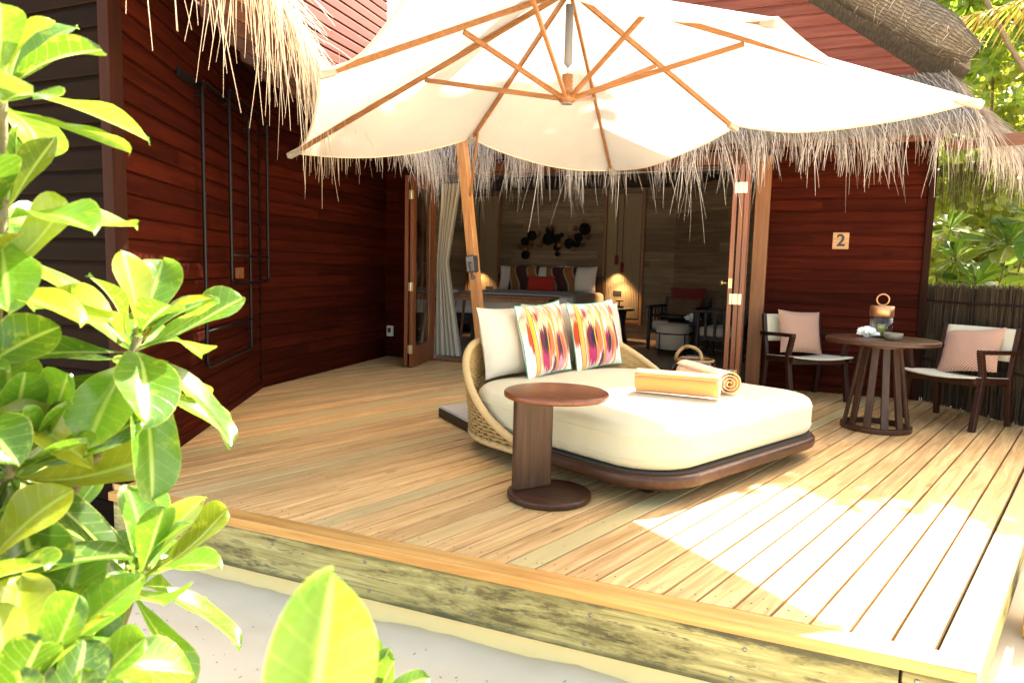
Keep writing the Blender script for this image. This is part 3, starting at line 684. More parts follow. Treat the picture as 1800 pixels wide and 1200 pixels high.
# facade run, right end run, junction and side wing runs
EZ = 2.50
eave((-3.95, 7.02, EZ), (1.18, 6.98, EZ), (-4.4, FY, 3.12), (1.05, FY, 3.12), 'thatch_grey', 1000, 2600, .48)
eave((1.18, 6.98, EZ), (1.95, 8.9, EZ + .02), (1.05, FY, 3.12), (1.2, 9.1, 3.25), 'thatch_grey', 330, 1200, .44)
eave((-3.58, 4.74, 2.62), (-3.92, 7.02, EZ), (-4.78, 5.25, 3.15), (-4.95, FY, 3.15), 'thatch_grey', 520, 700, .44)
eA = nA * .78
eave((A0.x + eA.x + .95, A0.y + eA.y - 1.68, 2.66), (-3.58, 4.74, 2.62), (A0.x + .9, A0.y - 1.6, 3.25), (-4.78, 5.25, 3.2), 'thatch', 420, 450, .36)
mb = MB(); mb.tone = []
for i_ in range(150):     # long loose ends along the side wing eave
    u = rnd.random() ** .8; p = Vector((A0.x + eA.x + .95, A0.y + eA.y - 1.68, 2.62)).lerp(Vector((-3.58, 4.74, 2.58)), u)
    strand_bundle(mb, p + Vector((rnd.gauss(0, .05), rnd.gauss(0, .05), 0)), (rnd.gauss(.12, .14), rnd.gauss(0, .14), -1), rnd.uniform(.35, .80) * (1.3 if rnd.random() < .15 else 1), .25, rnd.uniform(.0022, .0042), .4 + .6 * rnd.random(), 7, .09)
stuff(wpart('thatch_fringe', mb, 'thatch'))
# hanging ragged ends at the outer corner of the side wing
mb = MB(); mb.tone = []
for i_ in range(150):
    p = Vector((-3.50 + rnd.gauss(0, .06), 4.70 + rnd.gauss(0, .08), 2.62 + rnd.uniform(-.08, .05)))
    strand_bundle(mb, p, (rnd.gauss(.35, .35), rnd.gauss(-.2, .35), -.5), rnd.uniform(.35, .75), .45, rnd.uniform(.002, .004), rnd.random(), 6, .14)
stuff(wpart('thatch_fringe', mb, 'thatch'))
# inner eave at the far side that shows through under the roof corner
mb = MB(); mb.tone = []
for i_ in range(230):
    u = rnd.random(); p = Vector((1.15, 8.6, 2.36)).lerp(Vector((2.35, 8.2, 2.40)), u)
    strand_bundle(mb, p, (rnd.gauss(0, .08), rnd.gauss(0, .08), -1), rnd.uniform(.25, .6), .3, rnd.uniform(.002, .0045), rnd.random() * .8, 4, .06)
stuff(wpart('thatch_fringe', mb, 'reed'))
mb = MB(); mb.bar((1.0, 7.3, 2.36), (2.6, 7.15, 2.42), .07, .10); wpart('eave_beam', mb, 'beam', bevel=.01)
mb = MB(); mb.bar((-3.98, 7.30, 2.44), (1.0, 7.30, 2.44), .05, .08); wpart('eave_beam', mb, 'beam', bevel=.01)
# rafters under the side wing eave
for k in range(6):
    s = .35 + .52 * k; p = A0 + dA * s
    q_ = p + nA * .74
    mb = MB(); mb.bar((p.x, p.y, 2.93), (q_.x, q_.y, 2.60), .05, .10); wpart('rafter', mb, 'beam', bevel=.004)
for k in range(4):
    s = .35 + .58 * k; p = AB + dB * s; q_ = p + nB * .8
    mb = MB(); mb.bar((p.x, p.y, 2.90), (q_.x, q_.y, 2.52), .05, .10); wpart('rafter', mb, 'beam', bevel=.004)
pa, pb = A0 + dA * -1.5 + nA * .72, AB + nA * .72
mb = MB(); mb.bar((pa.x, pa.y, 2.66), (pb.x + .1, pb.y - .1, 2.58), .03, .12); wpart('eave_board', mb, 'beam', bevel=.004)
# gable roof with rolled thatch verge and net
PK = Vector((-2.2, FY - .02, 5.50)); RE = Vector((1.24, FY - .02, 3.12)); LE = Vector((-5.64, FY - .02, 3.12))
rf = MB()
for e in (RE, LE):
    b0, b1 = PK + Vector((0, .1, .02)), e + Vector((0, .1, .02)); bk = Vector((0, 5.2, 0)); dz = Vector((0, 0, .16))
    rf.rings([[b0, b1, b1 + bk, b0 + bk], [b0 + dz, b1 + dz, b1 + bk + dz, b0 + bk + dz]])
wpart('thatch_slope', rf, 'thatch_roof')
def verge(e):
    d = (PK - e); ln = d.length; d.normalize(); ax = Vector((0, -1, 0)); nn = d.cross(ax)
    if nn.z < 0: nn = -nn
    def fn(off, bumpy):
        def f(u, v):
            a = 2 * math.pi * u; p = e.lerp(PK, v) + Vector((0, -.10, .12))
            r = .20 * (1 - .55 * max(0, .08 - v) / .08) + bumpy * .035 * noise.noise((math.cos(a) * 2, math.sin(a) * 2, v * 9)) + off
            return p + (ax * math.cos(a) * 1.1 + nn * math.sin(a) * .85) * r
        return f
    mb = MB(); mb.grid(fn(0, 1), 20, 40); vg = wpart('verge_roll', mb, 'thatch_roof', smooth=True)
    nt_ = MB()
    for s in (1, -1):
        for k in range(34):
            ph = k / 34; pts = [fn(.006, 1)((ph + s * .55 * t_ / 44) % 1.0, t_ / 44) for t_ in range(45)]
            nt_.tube(pts, .0032, 3, cap=False)
    stuff(loc2(nt_.obj('net', 'net_line', vg)))
    nt_.v
    vg.children[0].location = (0, 0, 0)
    sm = MB(); sm.tone = []
    for k in range(500):
        u, v = rnd.random(), rnd.random(); p = Vector(fn(.0, 1)(u, v)); p2 = Vector(fn(.01, 1)(u, v)); nr = (p2 - p).normalized()
        t_ = nr.cross(d).normalized(); strand_bundle(sm, p, t_ * rnd.choice((-1, 1)) + nr * .02 + d * rnd.gauss(0, .5), rnd.uniform(.05, .13), .25, .0028, rnd.random(), 3, .05)
    stuff(sm.obj('thatch_strands', 'thatch_grey', vg))
verge(RE); verge(LE)

# room inside
BW = 12.2
fl = MB(); fl.prism([(-5.4, FY + .09), (.9, FY + .09), (1.2, BW + .2), (-7.2, BW + .2)], -.12, -.005); wpart('room_floor', fl, 'floor')
cl = MB(); cl.prism([(-6.9, FY + .13), (.92, FY + .13), (1.5, BW + .2), (-7.4, BW + .2)], 2.62, 2.68); wpart('room_ceiling', cl, 'wenge')
def panel_wall(a, b, z0, z1, name, n):
    a, b = Vector(a), Vector(b); d = b - a; ln = d.length; rz = math.atan2(d.y, d.x); n = Vector(n)
    d.normalize(); flip = 1 if Vector((-d.y, d.x)).dot(n) > 0 else -1
    mb = MB(); mb.box((ln / 2, -flip * .04, (z1 - z0) / 2), (ln, .07, z1 - z0)); w = loc2(mb.obj(name, 'wenge', bung, loc=(a.x, a.y, z0), rot=(0, 0, rz)))
    z = 0
    while z < z1 - z0 - .02:
        h = min(rnd.choice((.10, .14, .17)), z1 - z0 - z); x = 0
        while x < ln - .01:
            l = min(rnd.uniform(.7, 1.7), ln - x)
            if ln - x - l < .3: l = ln - x
            m2 = MB(); m2.box((0, 0, 0), (l - .003, .012, h - .003)); m2.obj('wall_panel', 'panel', w, loc=(x + l / 2, flip * .002, z + h / 2))
            x += l
        z += h
    return w
panel_wall((-7.0, BW), (-2.18, BW), 0, 2.62, 'back_wall', (0, -1))
panel_wall((-2.18, BW), (.80, 9.3), 0, 2.62, 'side_wall', (-1, -.5))
mb = MB(); mb.box((0, 0, 1.3), (.08, 4.4, 2.62)); wpart('side_wall', mb, 'plaster', loc=(-6.35, 10.1, 0), rot=(0, 0, R(22)))
for s0 in (-6.12, -3.40):       # ribbed lit panels each side of the bed
    mb = MB(); mb.box((0, 0, 0), (.60, .012, 2.15)); rp_ = wpart('ribbed_panel', mb, 'ribbed', loc=(s0 + .34, BW - .022, .32 + 1.12))
    rib = MB(); rib.box((0, 0, 0), (.012, .012, 2.13)); rm = rib.mesh('rib', 'ribbed')
    for k in range(21): link('rib', rm, rp_, loc=(-.285 + k * .0285, -.011, 0))
    for dx in (0, .68):
        mb = MB(); mb.box((0, 0, 0), (.045, .05, 2.36)); wpart('panel_trim', mb, 'trim', loc=(s0 + dx, BW - .03, .25 + 1.18), bevel=.003)
    mb = MB(); mb.box((0, 0, 0), (.63, .05, .05)); wpart('panel_trim', mb, 'trim', loc=(s0 + .34, BW - .03, .30), bevel=.003)
    mb = MB(); mb.box((0, 0, 0), (.15, .015, .075)); wpart('socket_plate', mb, 'dark_plastic', loc=(s0 + (.26 if s0 > -5 else .5), BW - .042, .80), bevel=.003)
mb = MB(); mb.tube([(-6.0, 9.1, 2.42), (-1.0, 9.1, 2.42)], .012, 6); wpart('curtain_track', mb, 'steel')
for x in (-3.4, -1.4):
    mb = MB(); mb.box((0, 0, 0), (.05, .05, .10)); wpart('track_bracket', mb, 'steel', loc=(x, 9.1, 2.46))

# number plate, wall box, towel rack
npl = thing('number_plate', 'square wooden plate with a black number 2 on the red wall', 'sign', (.241, FY - .022, 1.544))
mb = MB(); mb.box((0, 0, 0), (.148, .012, .165)); mb.obj('plate', 'plate', npl, bevel=.002)
cu = bpy.data.curves.new('two', 'FONT'); cu.body = '2'; cu.size = .165; cu.align_x = 'CENTER'; cu.align_y = 'CENTER'; cu.extrude = .0015; cu.offset = .0035
to = bpy.data.objects.new('two', cu); COL.objects.link(to)
bpy.context.view_layer.update(); me = bpy.data.meshes.new_from_object(to.evaluated_get(bpy.context.evaluated_depsgraph_get())); bpy.data.objects.remove(to)
me.materials.clear(); me.materials.append(M['ink']); link('digit', me, npl, loc=(0, -.0085, 0), rot=(R(90), 0, 0))
for x in (-.056, .056):
    mb = MB(); mb.lathe([(.004, 0), (.003, .0015)], 8); mb.obj('screw', 'brass', npl, loc=(x, -.0065, 0), rot=(R(90), 0, 0))
sw = thing('wall_socket', 'small white outdoor socket box low on the dark red wall', 'socket', (-5.03, FY - .045, .34))
mb = MB(); mb.box((0, 0, 0), (.085, .04, .135)); mb.obj('housing', 'white_plastic', sw, bevel=.005)
mb = MB(); mb.box((0, -.021, .01), (.045, .004, .06)); mb.obj('opening', 'dark_plastic', sw)
rk = thing('towel_rack', 'tall rack of black bent metal tube on the red side wall', 'towel rack', (A0.x, A0.y, 0), math.atan2(dA.y, dA.x))
def on_wall(s, z, off): return (s, -off, z)
sgn = 1 if Vector((dA.y, -dA.x)).dot(nA) > 0 else -1
def rail(s0, s1, z0, z1, off, name):
    c = .05
    pts = [(s0, -sgn * .03, z1 + .0), (s0, -sgn * off, z1)]
    def arc(cx, cz, a0, a1): return [(cx + c * math.cos(R(a0 + (a1 - a0) * k / 5)), -sgn * off, cz + c * math.sin(R(a0 + (a1 - a0) * k / 5))) for k in range(6)]
    loop = arc(s0 + c, z1 - c, 180, 90) + arc(s1 - c, z1 - c, 90, 0) + arc(s1 - c, z0 + c, 0, -90) + arc(s0 + c, z0 + c, -90, -180)
    mb = MB(); mb.tube(loop, .013, 10, closed=True); mb.obj(name, 'steel', rk, smooth=True)
rail(1.19, 2.41, .45, 2.40, .07, 'tube_frame'); rail(1.69, 2.90, 1.02, 2.46, .11, 'tube_frame')
for (s0, s1, z, off) in ((1.19, 2.41, .70, .07), (1.69, 2.90, 1.24, .11)):
    mb = MB(); mb.tube([(s0, -sgn * off, z), (s1, -sgn * off, z)], .011, 8); mb.obj('rung', 'steel', rk, smooth=True)
for (s, z, off) in ((1.19, 2.3, .07), (2.41, 2.3, .07), (1.69, 2.36, .11), (2.90, 2.36, .11), (1.19, .62, .07), (2.41, .62, .07)):
    mb = MB(); mb.tube([(s, -sgn * .012, z), (s, -sgn * off, z)], .009, 8); mb.obj('bracket', 'steel', rk)
mb = MB(); mb.box((1.05, -sgn * .03, 2.37), (.40, .02, .06)); mb.obj('mounting_plate', 'steel', rk, bevel=.003)
mb = MB(); mb.box((2.20, -sgn * .035, 1.10), (.16, .03, .09)); mb.obj('wood_block', 'jamb', rk, bevel=.003)

# reed fence
fc = thing('reed_fence', 'dark palm leaf screen fence beside the number wall', 'fence', (F0.x, F0.y, 0), math.atan2(FD.y, FD.x))
FLN = 3.0
mb = MB(); mb.box((FLN / 2, .045, .565), (FLN, .02, 1.09)); mb.obj('backing', 'wenge', fc)
mb = MB(); mb.tone = []
for i_ in range(1500):
    x = rnd.uniform(.0, FLN); r = rnd.uniform(.003, .008); h = 1.13 + rnd.gauss(0, .018); y = rnd.uniform(-.012, .03); n0 = len(mb.v); lean = rnd.gauss(0, .02)
    z0 = rnd.choice((0, 0, .02, .3, .55)); mb.tube([(x, y, z0), (x + lean, y - .004, (z0 + h) / 2), (x + lean * 1.6, y + rnd.gauss(0, .006), h)], [r, r, r * .5], 3, cap=False); mb.tone += [rnd.random() ** 1.3] * (len(mb.v) - n0)
stuff(mb.obj('reeds', 'reed', fc))
for z in (.42, .98):
    mb = MB(); mb.tube([(x_ * FLN / 24, -.022 + .003 * math.sin(x_ * 2.1), z + .004 * math.sin(x_)) for x_ in range(25)], .008, 6); mb.obj('batten', 'wenge', fc, smooth=True)

# ------------------------------------------------------------------ parasol
par = thing('parasol', 'large cream cantilever parasol with teak ribs over the daybed', 'parasol', (-2.42, 5.15, 0))
def ppart(name, mb, mat, **k):
    o = mb.obj(name, mat, par, **k); o.location = Vector(o.location) - Vector((-2.42, 5.15, 0)); return o
TOP = Vector((-1.42, 4.125, 2.847))
TIP = {7: (-1.15, 2.02, 2.20), 1: (-2.31, 2.95, 2.13), 0: (-3.49, 4.11, 1.96), 2: (-2.53, 5.06, 2.18), 3: (-1.70, 6.22, 2.06), 4: (-.56, 5.30, 2.21), 5: (.71, 4.18, 2.055), 6: (-.20, 3.235, 2.24)}
ORD = [7, 1, 0, 2, 3, 4, 5, 6]
for k in range(8):
    a, b = Vector(TIP[ORD[k]]), Vector(TIP[ORD[(k + 1) % 8]])
    sag, sc_ = .05, .025
    def fn(u, v, a=a, b=b, k=k):
        p = TOP.lerp(a.lerp(b, u), v); w = 4 * u * (1 - u)
        p = p + (TOP - p) * (sc_ * w * v ** 3) + Vector((0, 0, -(sag + .055 * v * v) * w * v + .018))
        p.z += .010 * noise.noise((u * 4 + k * 9, v * 5, 1)) * w + .006 * math.sin(v * 40 + u * 9) * w * max(0, v - .7)
        return p
    mb = MB(); mb.grid(fn, 12, 18); ppart('canopy_panel', mb, 'sail', smooth=True)
    mb = MB(); mb.tube([fn(t_ / 12, 1.0) for t_ in range(13)], .006, 5); ppart('hem', mb, 'hem', smooth=True)
    # rib, tip pocket, strut
    mb = MB(); d = a - TOP; mb.bar(TOP + d * .03 + Vector((0, 0, -.012)), TOP + d * .985 + Vector((0, 0, -.006)), .020, .032); ppart('rib', mb, 'teak', bevel=.003)
    mb = MB(); mb.bar(TOP + d * .95 + Vector((0, 0, -.010)), TOP + d * 1.005 + Vector((0, 0, -.004)), .045, .038); ppart('tip_pocket', mb, 'sail', bevel=.006)
    if ORD[k] != 2:
        dd = Vector((d.x, d.y, 0)).normalized(); hb = Vector((TOP.x, TOP.y, 2.215)) + dd * .035
        mb = MB(); mb.bar(hb, TOP + d * .47 + Vector((0, 0, -.035)), .018, .028); ppart('strut', mb, 'teak', bevel=.003)
mb = MB(); mb.lathe([(.03, 0), (.05, .012), (.056, .03), (.054, .05), (.034, .058), (.031, .075), (.035, .082), (.031, .092), (.035, .104), (.031, .114), (.035, .126), (.031, .136), (.034, .150), (.034, .165)], 20, (TOP.x, TOP.y, 2.185)); ppart('hub', mb, 'teak', smooth=True)
mb = MB(); mb.lathe([(.034, -.004), (.034, .003)], 18, (TOP.x, TOP.y, 2.184)); ppart('hub_cap', mb, 'grey_tube')
mb = MB(); mb.lathe([(.004, 0), (.024, .025), (.024, .36), (.018, .36)], 16, (TOP.x, TOP.y, 2.39)); ppart('pull_tube', mb, 'grey_tube', smooth=True)
mb = MB(); mb.tube([(TOP.x, TOP.y, 2.34), (TOP.x, TOP.y, 2.41)], .0016, 5); ppart('cord', mb, 'steel')
mb = MB(); mb.lathe([(.05, -.05), (.06, -.02), (.06, .06), (.03, .10)], 16, tuple(TOP)); ppart('top_hub', mb, 'teak', smooth=True)
# mast, arm, brace, winch
MF, MT = Vector((-2.42, 5.25, .06)), Vector((-2.83, 5.27, 3.12))
mb = MB(); mb.bar(MF, MT, .072, .085, (0, -1, 0)); mast = ppart('mast', mb, 'teak_mast', bevel=.005)
mb = MB(); mb.bar(MT + Vector((-.05, .04, -.06)), TOP + Vector((.02, -.015, .22)), .06, .085); ppart('arm', mb, 'teak', bevel=.005)
mb = MB(); mb.bar(TOP + Vector((0, 0, .04)), TOP + Vector((0, 0, .24)), .05, .05, (0, 1, 0)); ppart('arm_hanger', mb, 'teak', bevel=.004)
t_ = (1.77 - .06) / (3.12 - .06); bq = MF.lerp(MT, t_) + Vector((.045, -.03, 0)); d = Vector(TIP[2]) - TOP
mb = MB(); mb.bar(bq, TOP + d * .90 + Vector((0, 0, -.02)), .016, .022); ppart('brace', mb, 'teak', bevel=.002)
wq = MF.lerp(MT, (1.22 - .06) / 3.06); yd = Vector((.39, -.92, 0))
mb = MB(); rot = Euler((0, R(-7.5), R(-8))).to_matrix(); mb.box((0, 0, 0), (.078, .075, .135), rot); ppart('winch_box', mb, 'dark_plastic', bevel=.006, loc=wq + Vector((.015, -.065, 0)))
mb = MB(); mb.box((0, 0, 0), (.066, .004, .118), rot); ppart('winch_plate', mb, 'grey_tube', bevel=.001, loc=wq + Vector((.018, -.105, 0)))
w0 = wq + Vector((.022, -.105, .012))
mb = MB(); mb.tube([w0, w0 + Vector((0, -.035, 0)), w0 + Vector((.008, -.045, -.01)), w0 + Vector((.045, -.05, -.115))], .008, 8); ppart('crank_handle', mb, 'dark_plastic', smooth=True)
mb = MB(); mb.tube([w0 + Vector((.044, -.045, -.118)), w0 + Vector((.05, -.05, -.118)) + yd * .05], [.017, .02], 12); ppart('crank_knob', mb, 'dark_plastic', smooth=True, bevel=.003)
# weighted base: steel tray, granite slab with a carrying handle, foot disc
brz = Euler((0, 0, R(-40))).to_matrix()
mb = MB(); mb.box((0, 0, .035), (1.0, .62, .07)); tr_ = ppart('base_tray', mb, 'steel', bevel=.004, loc=(-2.10, 4.80, .002), rot=(0, 0, R(-40)))
mb = MB(); mb.box((0, 0, 0), (.985, .605, .03)); ppart('base_slab', mb, 'stone', bevel=.004, loc=(-2.10, 4.80, .076), rot=(0, 0, R(-40)))
hp = Vector((-2.34, 4.78, .092))
mb = MB(); mb.tube([hp, hp + Vector((.01, -.005, .018)), hp + Vector((.04, -.06, .02)), hp + Vector((.10, -.09, .02)), hp + Vector((.115, -.085, .0))], .006, 6); ppart('slab_handle', mb, 'steel', smooth=True)
mb = MB(); mb.lathe([(.20, 0), (.20, .02), (.18, .03), (.05, .034), (.05, .08)], 28, (-2.42, 5.42, .002)); ppart('foot_disc', mb, 'steel', smooth=True)

# ------------------------------------------------------------------ daybed
DU, DW = Vector((.906, -.423)), Vector((.423, .906)); DC = Vector((-.615, 3.37))
day = thing('daybed', 'big cream daybed with woven rope back and walnut base', 'daybed', (DC.x, DC.y, 0), math.atan2(DU.y, DU.x))
BL, BWD = 1.86, 1.93     # local x: towards the foot (0 = foot edge), local y: across
out = rrect(-BL, 0, 0, BWD, (.36, .36, .62, .62), 12)
mb = MB(); soft_slab(mb, out, .085, .160, .025, 4); mb.obj('base_frame', 'walnut', day, smooth=True)
mb = MB(); mb.prism(inset(out, .03), .158, .172); mb.obj('slat_board', 'black_deep', day)
mb = MB(); soft_slab(mb, inset(out, .03), .170, .408, .062, 8, dome=.022); mt_ = mb.obj('mattress', 'mattress', day, smooth=True)
for z in (.230, .347):
    mb = MB(); mb.tube([(x, y, z) for x, y in inset(out, .0305 if z < .3 else .0300)], .0042, 6, closed=True); mb.obj('seam', 'mattress', mt_)
for x, y in ((-.30, .30), (-.30, 1.70), (-1.7, .35), (-1.7, 1.65)):
    mb = MB(); mb.lathe([(.036, 0), (.040, .09)], 16, (x, y, 0)); mb.obj('leg', 'walnut_v', day, smooth=True)
# woven shell: path follows the outline round the back
path = []
n_side = 16
for k in range(n_side): path.append(Vector((-.95 - (BL - .62 - .95) * k / n_side, 0)))
for k in range(17): a = R(-90 - 90 * k / 16); path.append(Vector((-BL + .62 + .62 * math.cos(a), .62 + .62 * math.sin(a))))
for k in range(1, 18): path.append(Vector((-BL, .62 + (BWD - 1.24) * k / 18)))
for k in range(17): a = R(180 - 90 * k / 16); path.append(Vector((-BL + .62 + .62 * math.cos(a), BWD - .62 + .62 * math.sin(a))))
for k in range(1, n_side + 1): path.append(Vector((-BL + .62 + (BL - .62 - .95) * k / n_side, BWD)))
cum = [0]
for i_ in range(1, len(path)): cum.append(cum[-1] + (path[i_] - path[i_ - 1]).length)
LP = cum[-1]
def at_path(s):
    s = max(0, min(LP - 1e-6, s))
    lo = next(i_ for i_ in range(len(cum) - 1) if cum[i_ + 1] >= s)
    f = (s - cum[lo]) / (cum[lo + 1] - cum[lo]); p = path[lo].lerp(path[lo + 1], f); t = (path[lo + 1] - path[lo]).normalized(); return p, Vector((-t.y, t.x))   # outward
def rim_z(s):
    e = min(s, LP - s); k = max(0, min(1, (e - .02) / 1.05)); k = k * k * (3 - 2 * k)
    return .17 + .50 * k + .03 * max(0, min(1, (e - 1.0) / 1.0))
def flare(z): return .016 + .055 * max(0, (z - .17) / .5) ** 1.2
wv = MB(); DS = .0215; row = 0; z = .128
while z < .72:
    run = []; s = 0; i_ = 0
    while s <= LP:
        if rim_z(s) > z + .004:
            p, n = at_path(s); o_ = flare(z) + (.011 if (i_ // 2 + row) % 2 else -.007)
            run.append((p.x + n.x * o_, p.y + n.y * o_, z))
        elif len(run) > 3: wv.tube(run, .0088, 5, cap=False); run = []
        else: run = []
        s += DS; i_ += 1
    if len(run) > 3: wv.tube(run, .0088, 5, cap=False)
    z += .0235; row += 1
stuff(wv.obj('rope_weave', 'rope', day, smooth=True))
rb = MB(); s = .0
while s <= LP:
    h = rim_z(s); p, n = at_path(s)
    rb.tube([(p.x + n.x * flare(zz), p.y + n.y * flare(zz), zz) for zz in (.10, .10 + (h - .10) * .5, h)], .0065, 4, cap=False); s += .066
stuff(rb.obj('shell_rods', 'rope', day, smooth=True))
ins = MB(); rr0, rr1 = [], []
for k in range(81):
    s = LP * k / 80; p, n = at_path(s); rr0.append((p.x + n.x * (flare(.10) - .014), p.y + n.y * (flare(.1) - .014), .10)); h = rim_z(s); rr1.append((p.x + n.x * (flare(h) - .012), p.y + n.y * (flare(h) - .012), h - .005))
ins.v = [Vector(p) for p in rr0 + rr1]; ins.f = [(k, k + 1, 82 + k, 81 + k) for k in range(80)]
ins.obj('shell_lining', 'rope', day, smooth=True)
rim = MB(); rim.tube([(lambda p, n, h: (p.x + n.x * flare(h), p.y + n.y * flare(h), h))(*at_path(LP * k / 110), rim_z(LP * k / 110)) for k in range(111)], .025, 10); rim.obj('rim', 'rope_rim', day, smooth=True)
rim = MB(); rim.tube([(lambda p, n: (p.x + n.x * flare(.11), p.y + n.y * flare(.11), .112))(*at_path(LP * k / 110)) for k in range(111)], .020, 8); rim.obj('lower_rim', 'rope_rim', day, smooth=True)

# ------------------------------------------------------------------ cushions
def pillow_mesh(name, w, h, t, mat, pip=None, pinch=.07, seed=0, res=18):
    mb = MB()
    def shell(sg):
        def fn(u, v):
            x, y = 2 * u - 1, 2 * v - 1
            th = (max(0, 1 - abs(x) ** 2.6) ** .55) * (max(0, 1 - abs(y) ** 2.6) ** .55)
            th *= 1 + .10 * noise.noise((x * 1.7 + seed, y * 1.7, sg)); 
            px = x * (1 - pinch * (1 - abs(y) ** 2)) ; py = y * (1 - pinch * (1 - abs(x) ** 2))
            return (px * w / 2, -sg * t / 2 * th + .012 * noise.noise((x * 1.1 + seed, y * 1.1, 5)), py * h / 2)
        return fn
    mb.grid(shell(1), res, res); n1 = len(mb.f); mb.grid(shell(-1), res, res)
    mb.f = mb.f[:n1] + [tuple(reversed(f)) for f in mb.f[n1:]]
    me = mb.mesh(name, mat, True)
    pp = None
    if pip:
        e = []
        for k in range(16): e.append((k / 16, 0))
        for k in range(16): e.append((1, k / 16))
        for k in range(16): e.append((1 - k / 16, 1))
        for k in range(16): e.append((0, 1 - k / 16))
        p2 = MB(); p2.tube([shell(1)(*q_) for q_ in e], .0045, 6, closed=True); pp = p2.mesh('piping', pip, True)
    return me, pp
def cushion(name, label, w, h, t, mat, base, face, lean, roll=0, pip=None, seed=0, group=None, pinch=.07):
    """base = point under the lower edge centre; face = heading (deg, ccw from +x) the front looks to; lean = deg back from upright"""
    me, pp = pillow_mesh(name, w, h, t, mat, pip, pinch, seed)
    o = link(name, me); tag(o, label, 'cushion', group)
    rz = R(face + 90); m = Matrix.Rotation(rz, 4, 'Z') @ Matrix.Rotation(R(-lean), 4, 'X') @ Matrix.Rotation(R(roll), 4, 'Y')
    b = Vector(base) - m.to_3x3() @ Vector((0, 0, -h / 2 * .97)); o.matrix_world = Matrix.Translation(b) @ m
    if pp: link('piping', pp, o)
    return o
MZ = .425
fdir = math.degrees(math.atan2(DU.y, DU.x))
cushion('cushion', 'plain white cushion leaning in the rope back beside the walnut side table',  .55, .51, .18, 'cush_white', (-1.955, 4.66, MZ), -20, 12, 0, seed=1, group='plain white daybed cushions')
cushion('cushion', 'plain white cushion mostly hidden behind the two ikat cushions', .60, .52, .16, 'cush_white', (-1.83, 5.24, MZ), -20, 13, 0, seed=2, group='plain white daybed cushions')
cushion('cushion', 'plain white cushion at the doorway end of the daybed, beside an ikat cushion', .58, .51, .17, 'cush_white', (-1.57, 5.70, MZ), -25, 13, 0, seed=3, group='plain white daybed cushions')
cushion('cushion', 'ikat cushion with green piping overlapping the white cushion by the side table', .57, .54, .15, 'ikat_a', (-1.735, 4.87, MZ), -15, 13, -3, pip='piping', seed=4, group='ikat daybed cushions')
cushion('cushion', 'ikat cushion with green piping, next to the doorway end white cushion', .57, .54, .15, 'ikat_b', (-1.52, 5.44, MZ), -24, 12, -3, pip='piping', seed=5, group='ikat daybed cushions')

# ------------------------------------------------------------------ towels
def towel(name, label, p0, p1, r, mat, seed, turns=3.4, flat=.9):
    p0, p1 = Vector(p0), Vector(p1); d = p1 - p0; ln = d.length
    o = None; n = int(turns * 18); th = .0075
    rr_ = random.Random(seed); inner, outer = [], []
    for k in range(n + 1):
        a = 2 * math.pi * turns * k / n; q_ = .012 + (r - .012) * (k / n) + .002 * noise.noise((k * .13, seed, 0))
        ca, sa = math.cos(a), math.sin(a); outer.append((q_ * ca, q_ * sa * flat)); inner.append(((q_ - th) * ca, (q_ - th) * sa * flat))
    mb = MB(); nx = 14
    for j in range(nx + 1):
        x = ln * j / nx - ln / 2
        for prof, s in ((outer, 1), (inner, 0)):
            for k, (y, z) in enumerate(prof):
                bl = .0025 * noise.noise((x * 6, k * .1, seed)); ex = (.006 * noise.noise((k * .2, seed, 3)) if j in (0, nx) else 0)
                mb.v.append(Vector((x + ex, y * (1 + bl * 8), z * (1 + bl * 8))))
    m = n + 1; uv = []
    mb.uv = []
    for j in range(nx + 1): mb.uv += [(1.0, 0)] * m + [(0.0, 0)] * m
    for j in range(nx):
        b0, b1 = j * 2 * m, (j + 1) * 2 * m
        for k in range(n):
            mb.f.append((b0 + k, b1 + k, b1 + k + 1, b0 + k + 1)); mb.f.append((b0 + m + k, b0 + m + k + 1, b1 + m + k + 1, b1 + m + k))
        mb.f.append((b0 + n, b1 + n, b1 + m + n, b0 + m + n))
    for b0, fl_ in ((0, False), (nx * 2 * m, True)):
        for k in range(n):
            f = (b0 + k, b0 + k + 1, b0 + m + k + 1, b0 + m + k); mb.f.append(tuple(reversed(f)) if fl_ else f)
    o = mb.obj(name, mat, None, smooth=True); tag(o, label, 'towel', 'rolled towels on the daybed')
    o.location = (p0 + p1) / 2 + Vector((0, 0, r * flat)); o.rotation_euler = (0, 0, math.atan2(d.y, d.x)); return o
towel('rolled_towel', 'orange and white rolled towel lying crosswise in front on the daybed mattress', (-.985, 4.395, MZ), (-.475, 4.40, MZ), .090, 'towel', 3)
towel('rolled_towel', 'cream striped rolled towel whose orange spiral end butts the other towel', (-.80, 5.10, MZ), (-.435, 4.60, MZ), .086, 'towel_s', 8)

# ------------------------------------------------------------------ walnut side table
stb = thing('side_table', 'round walnut side table with one plank leg beside the daybed', 'side table', (-1.205, 3.41, .002), 0)
mb = MB(); soft_slab(mb, circle(.222, 56), 0, .036, .012, 4); mb.obj('base_disc', 'walnut', stb, smooth=True)
for pl in stb.children: pass
mb = MB(); mb.box((0, 0, .285), (.225, .052, .505)); lg = mb.obj('leg', 'walnut_v', stb, bevel=.012, loc=(-.105, .012, 0), rot=(0, 0, R(52.5)), seg=3)
mb = MB(); soft_slab(mb, circle(.276, 64), 0, .032, .010, 4); tp = mb.obj('table_top', 'walnut_top', stb, smooth=True, loc=(.005, .055, .528), rot=(0, 0, R(-20)))

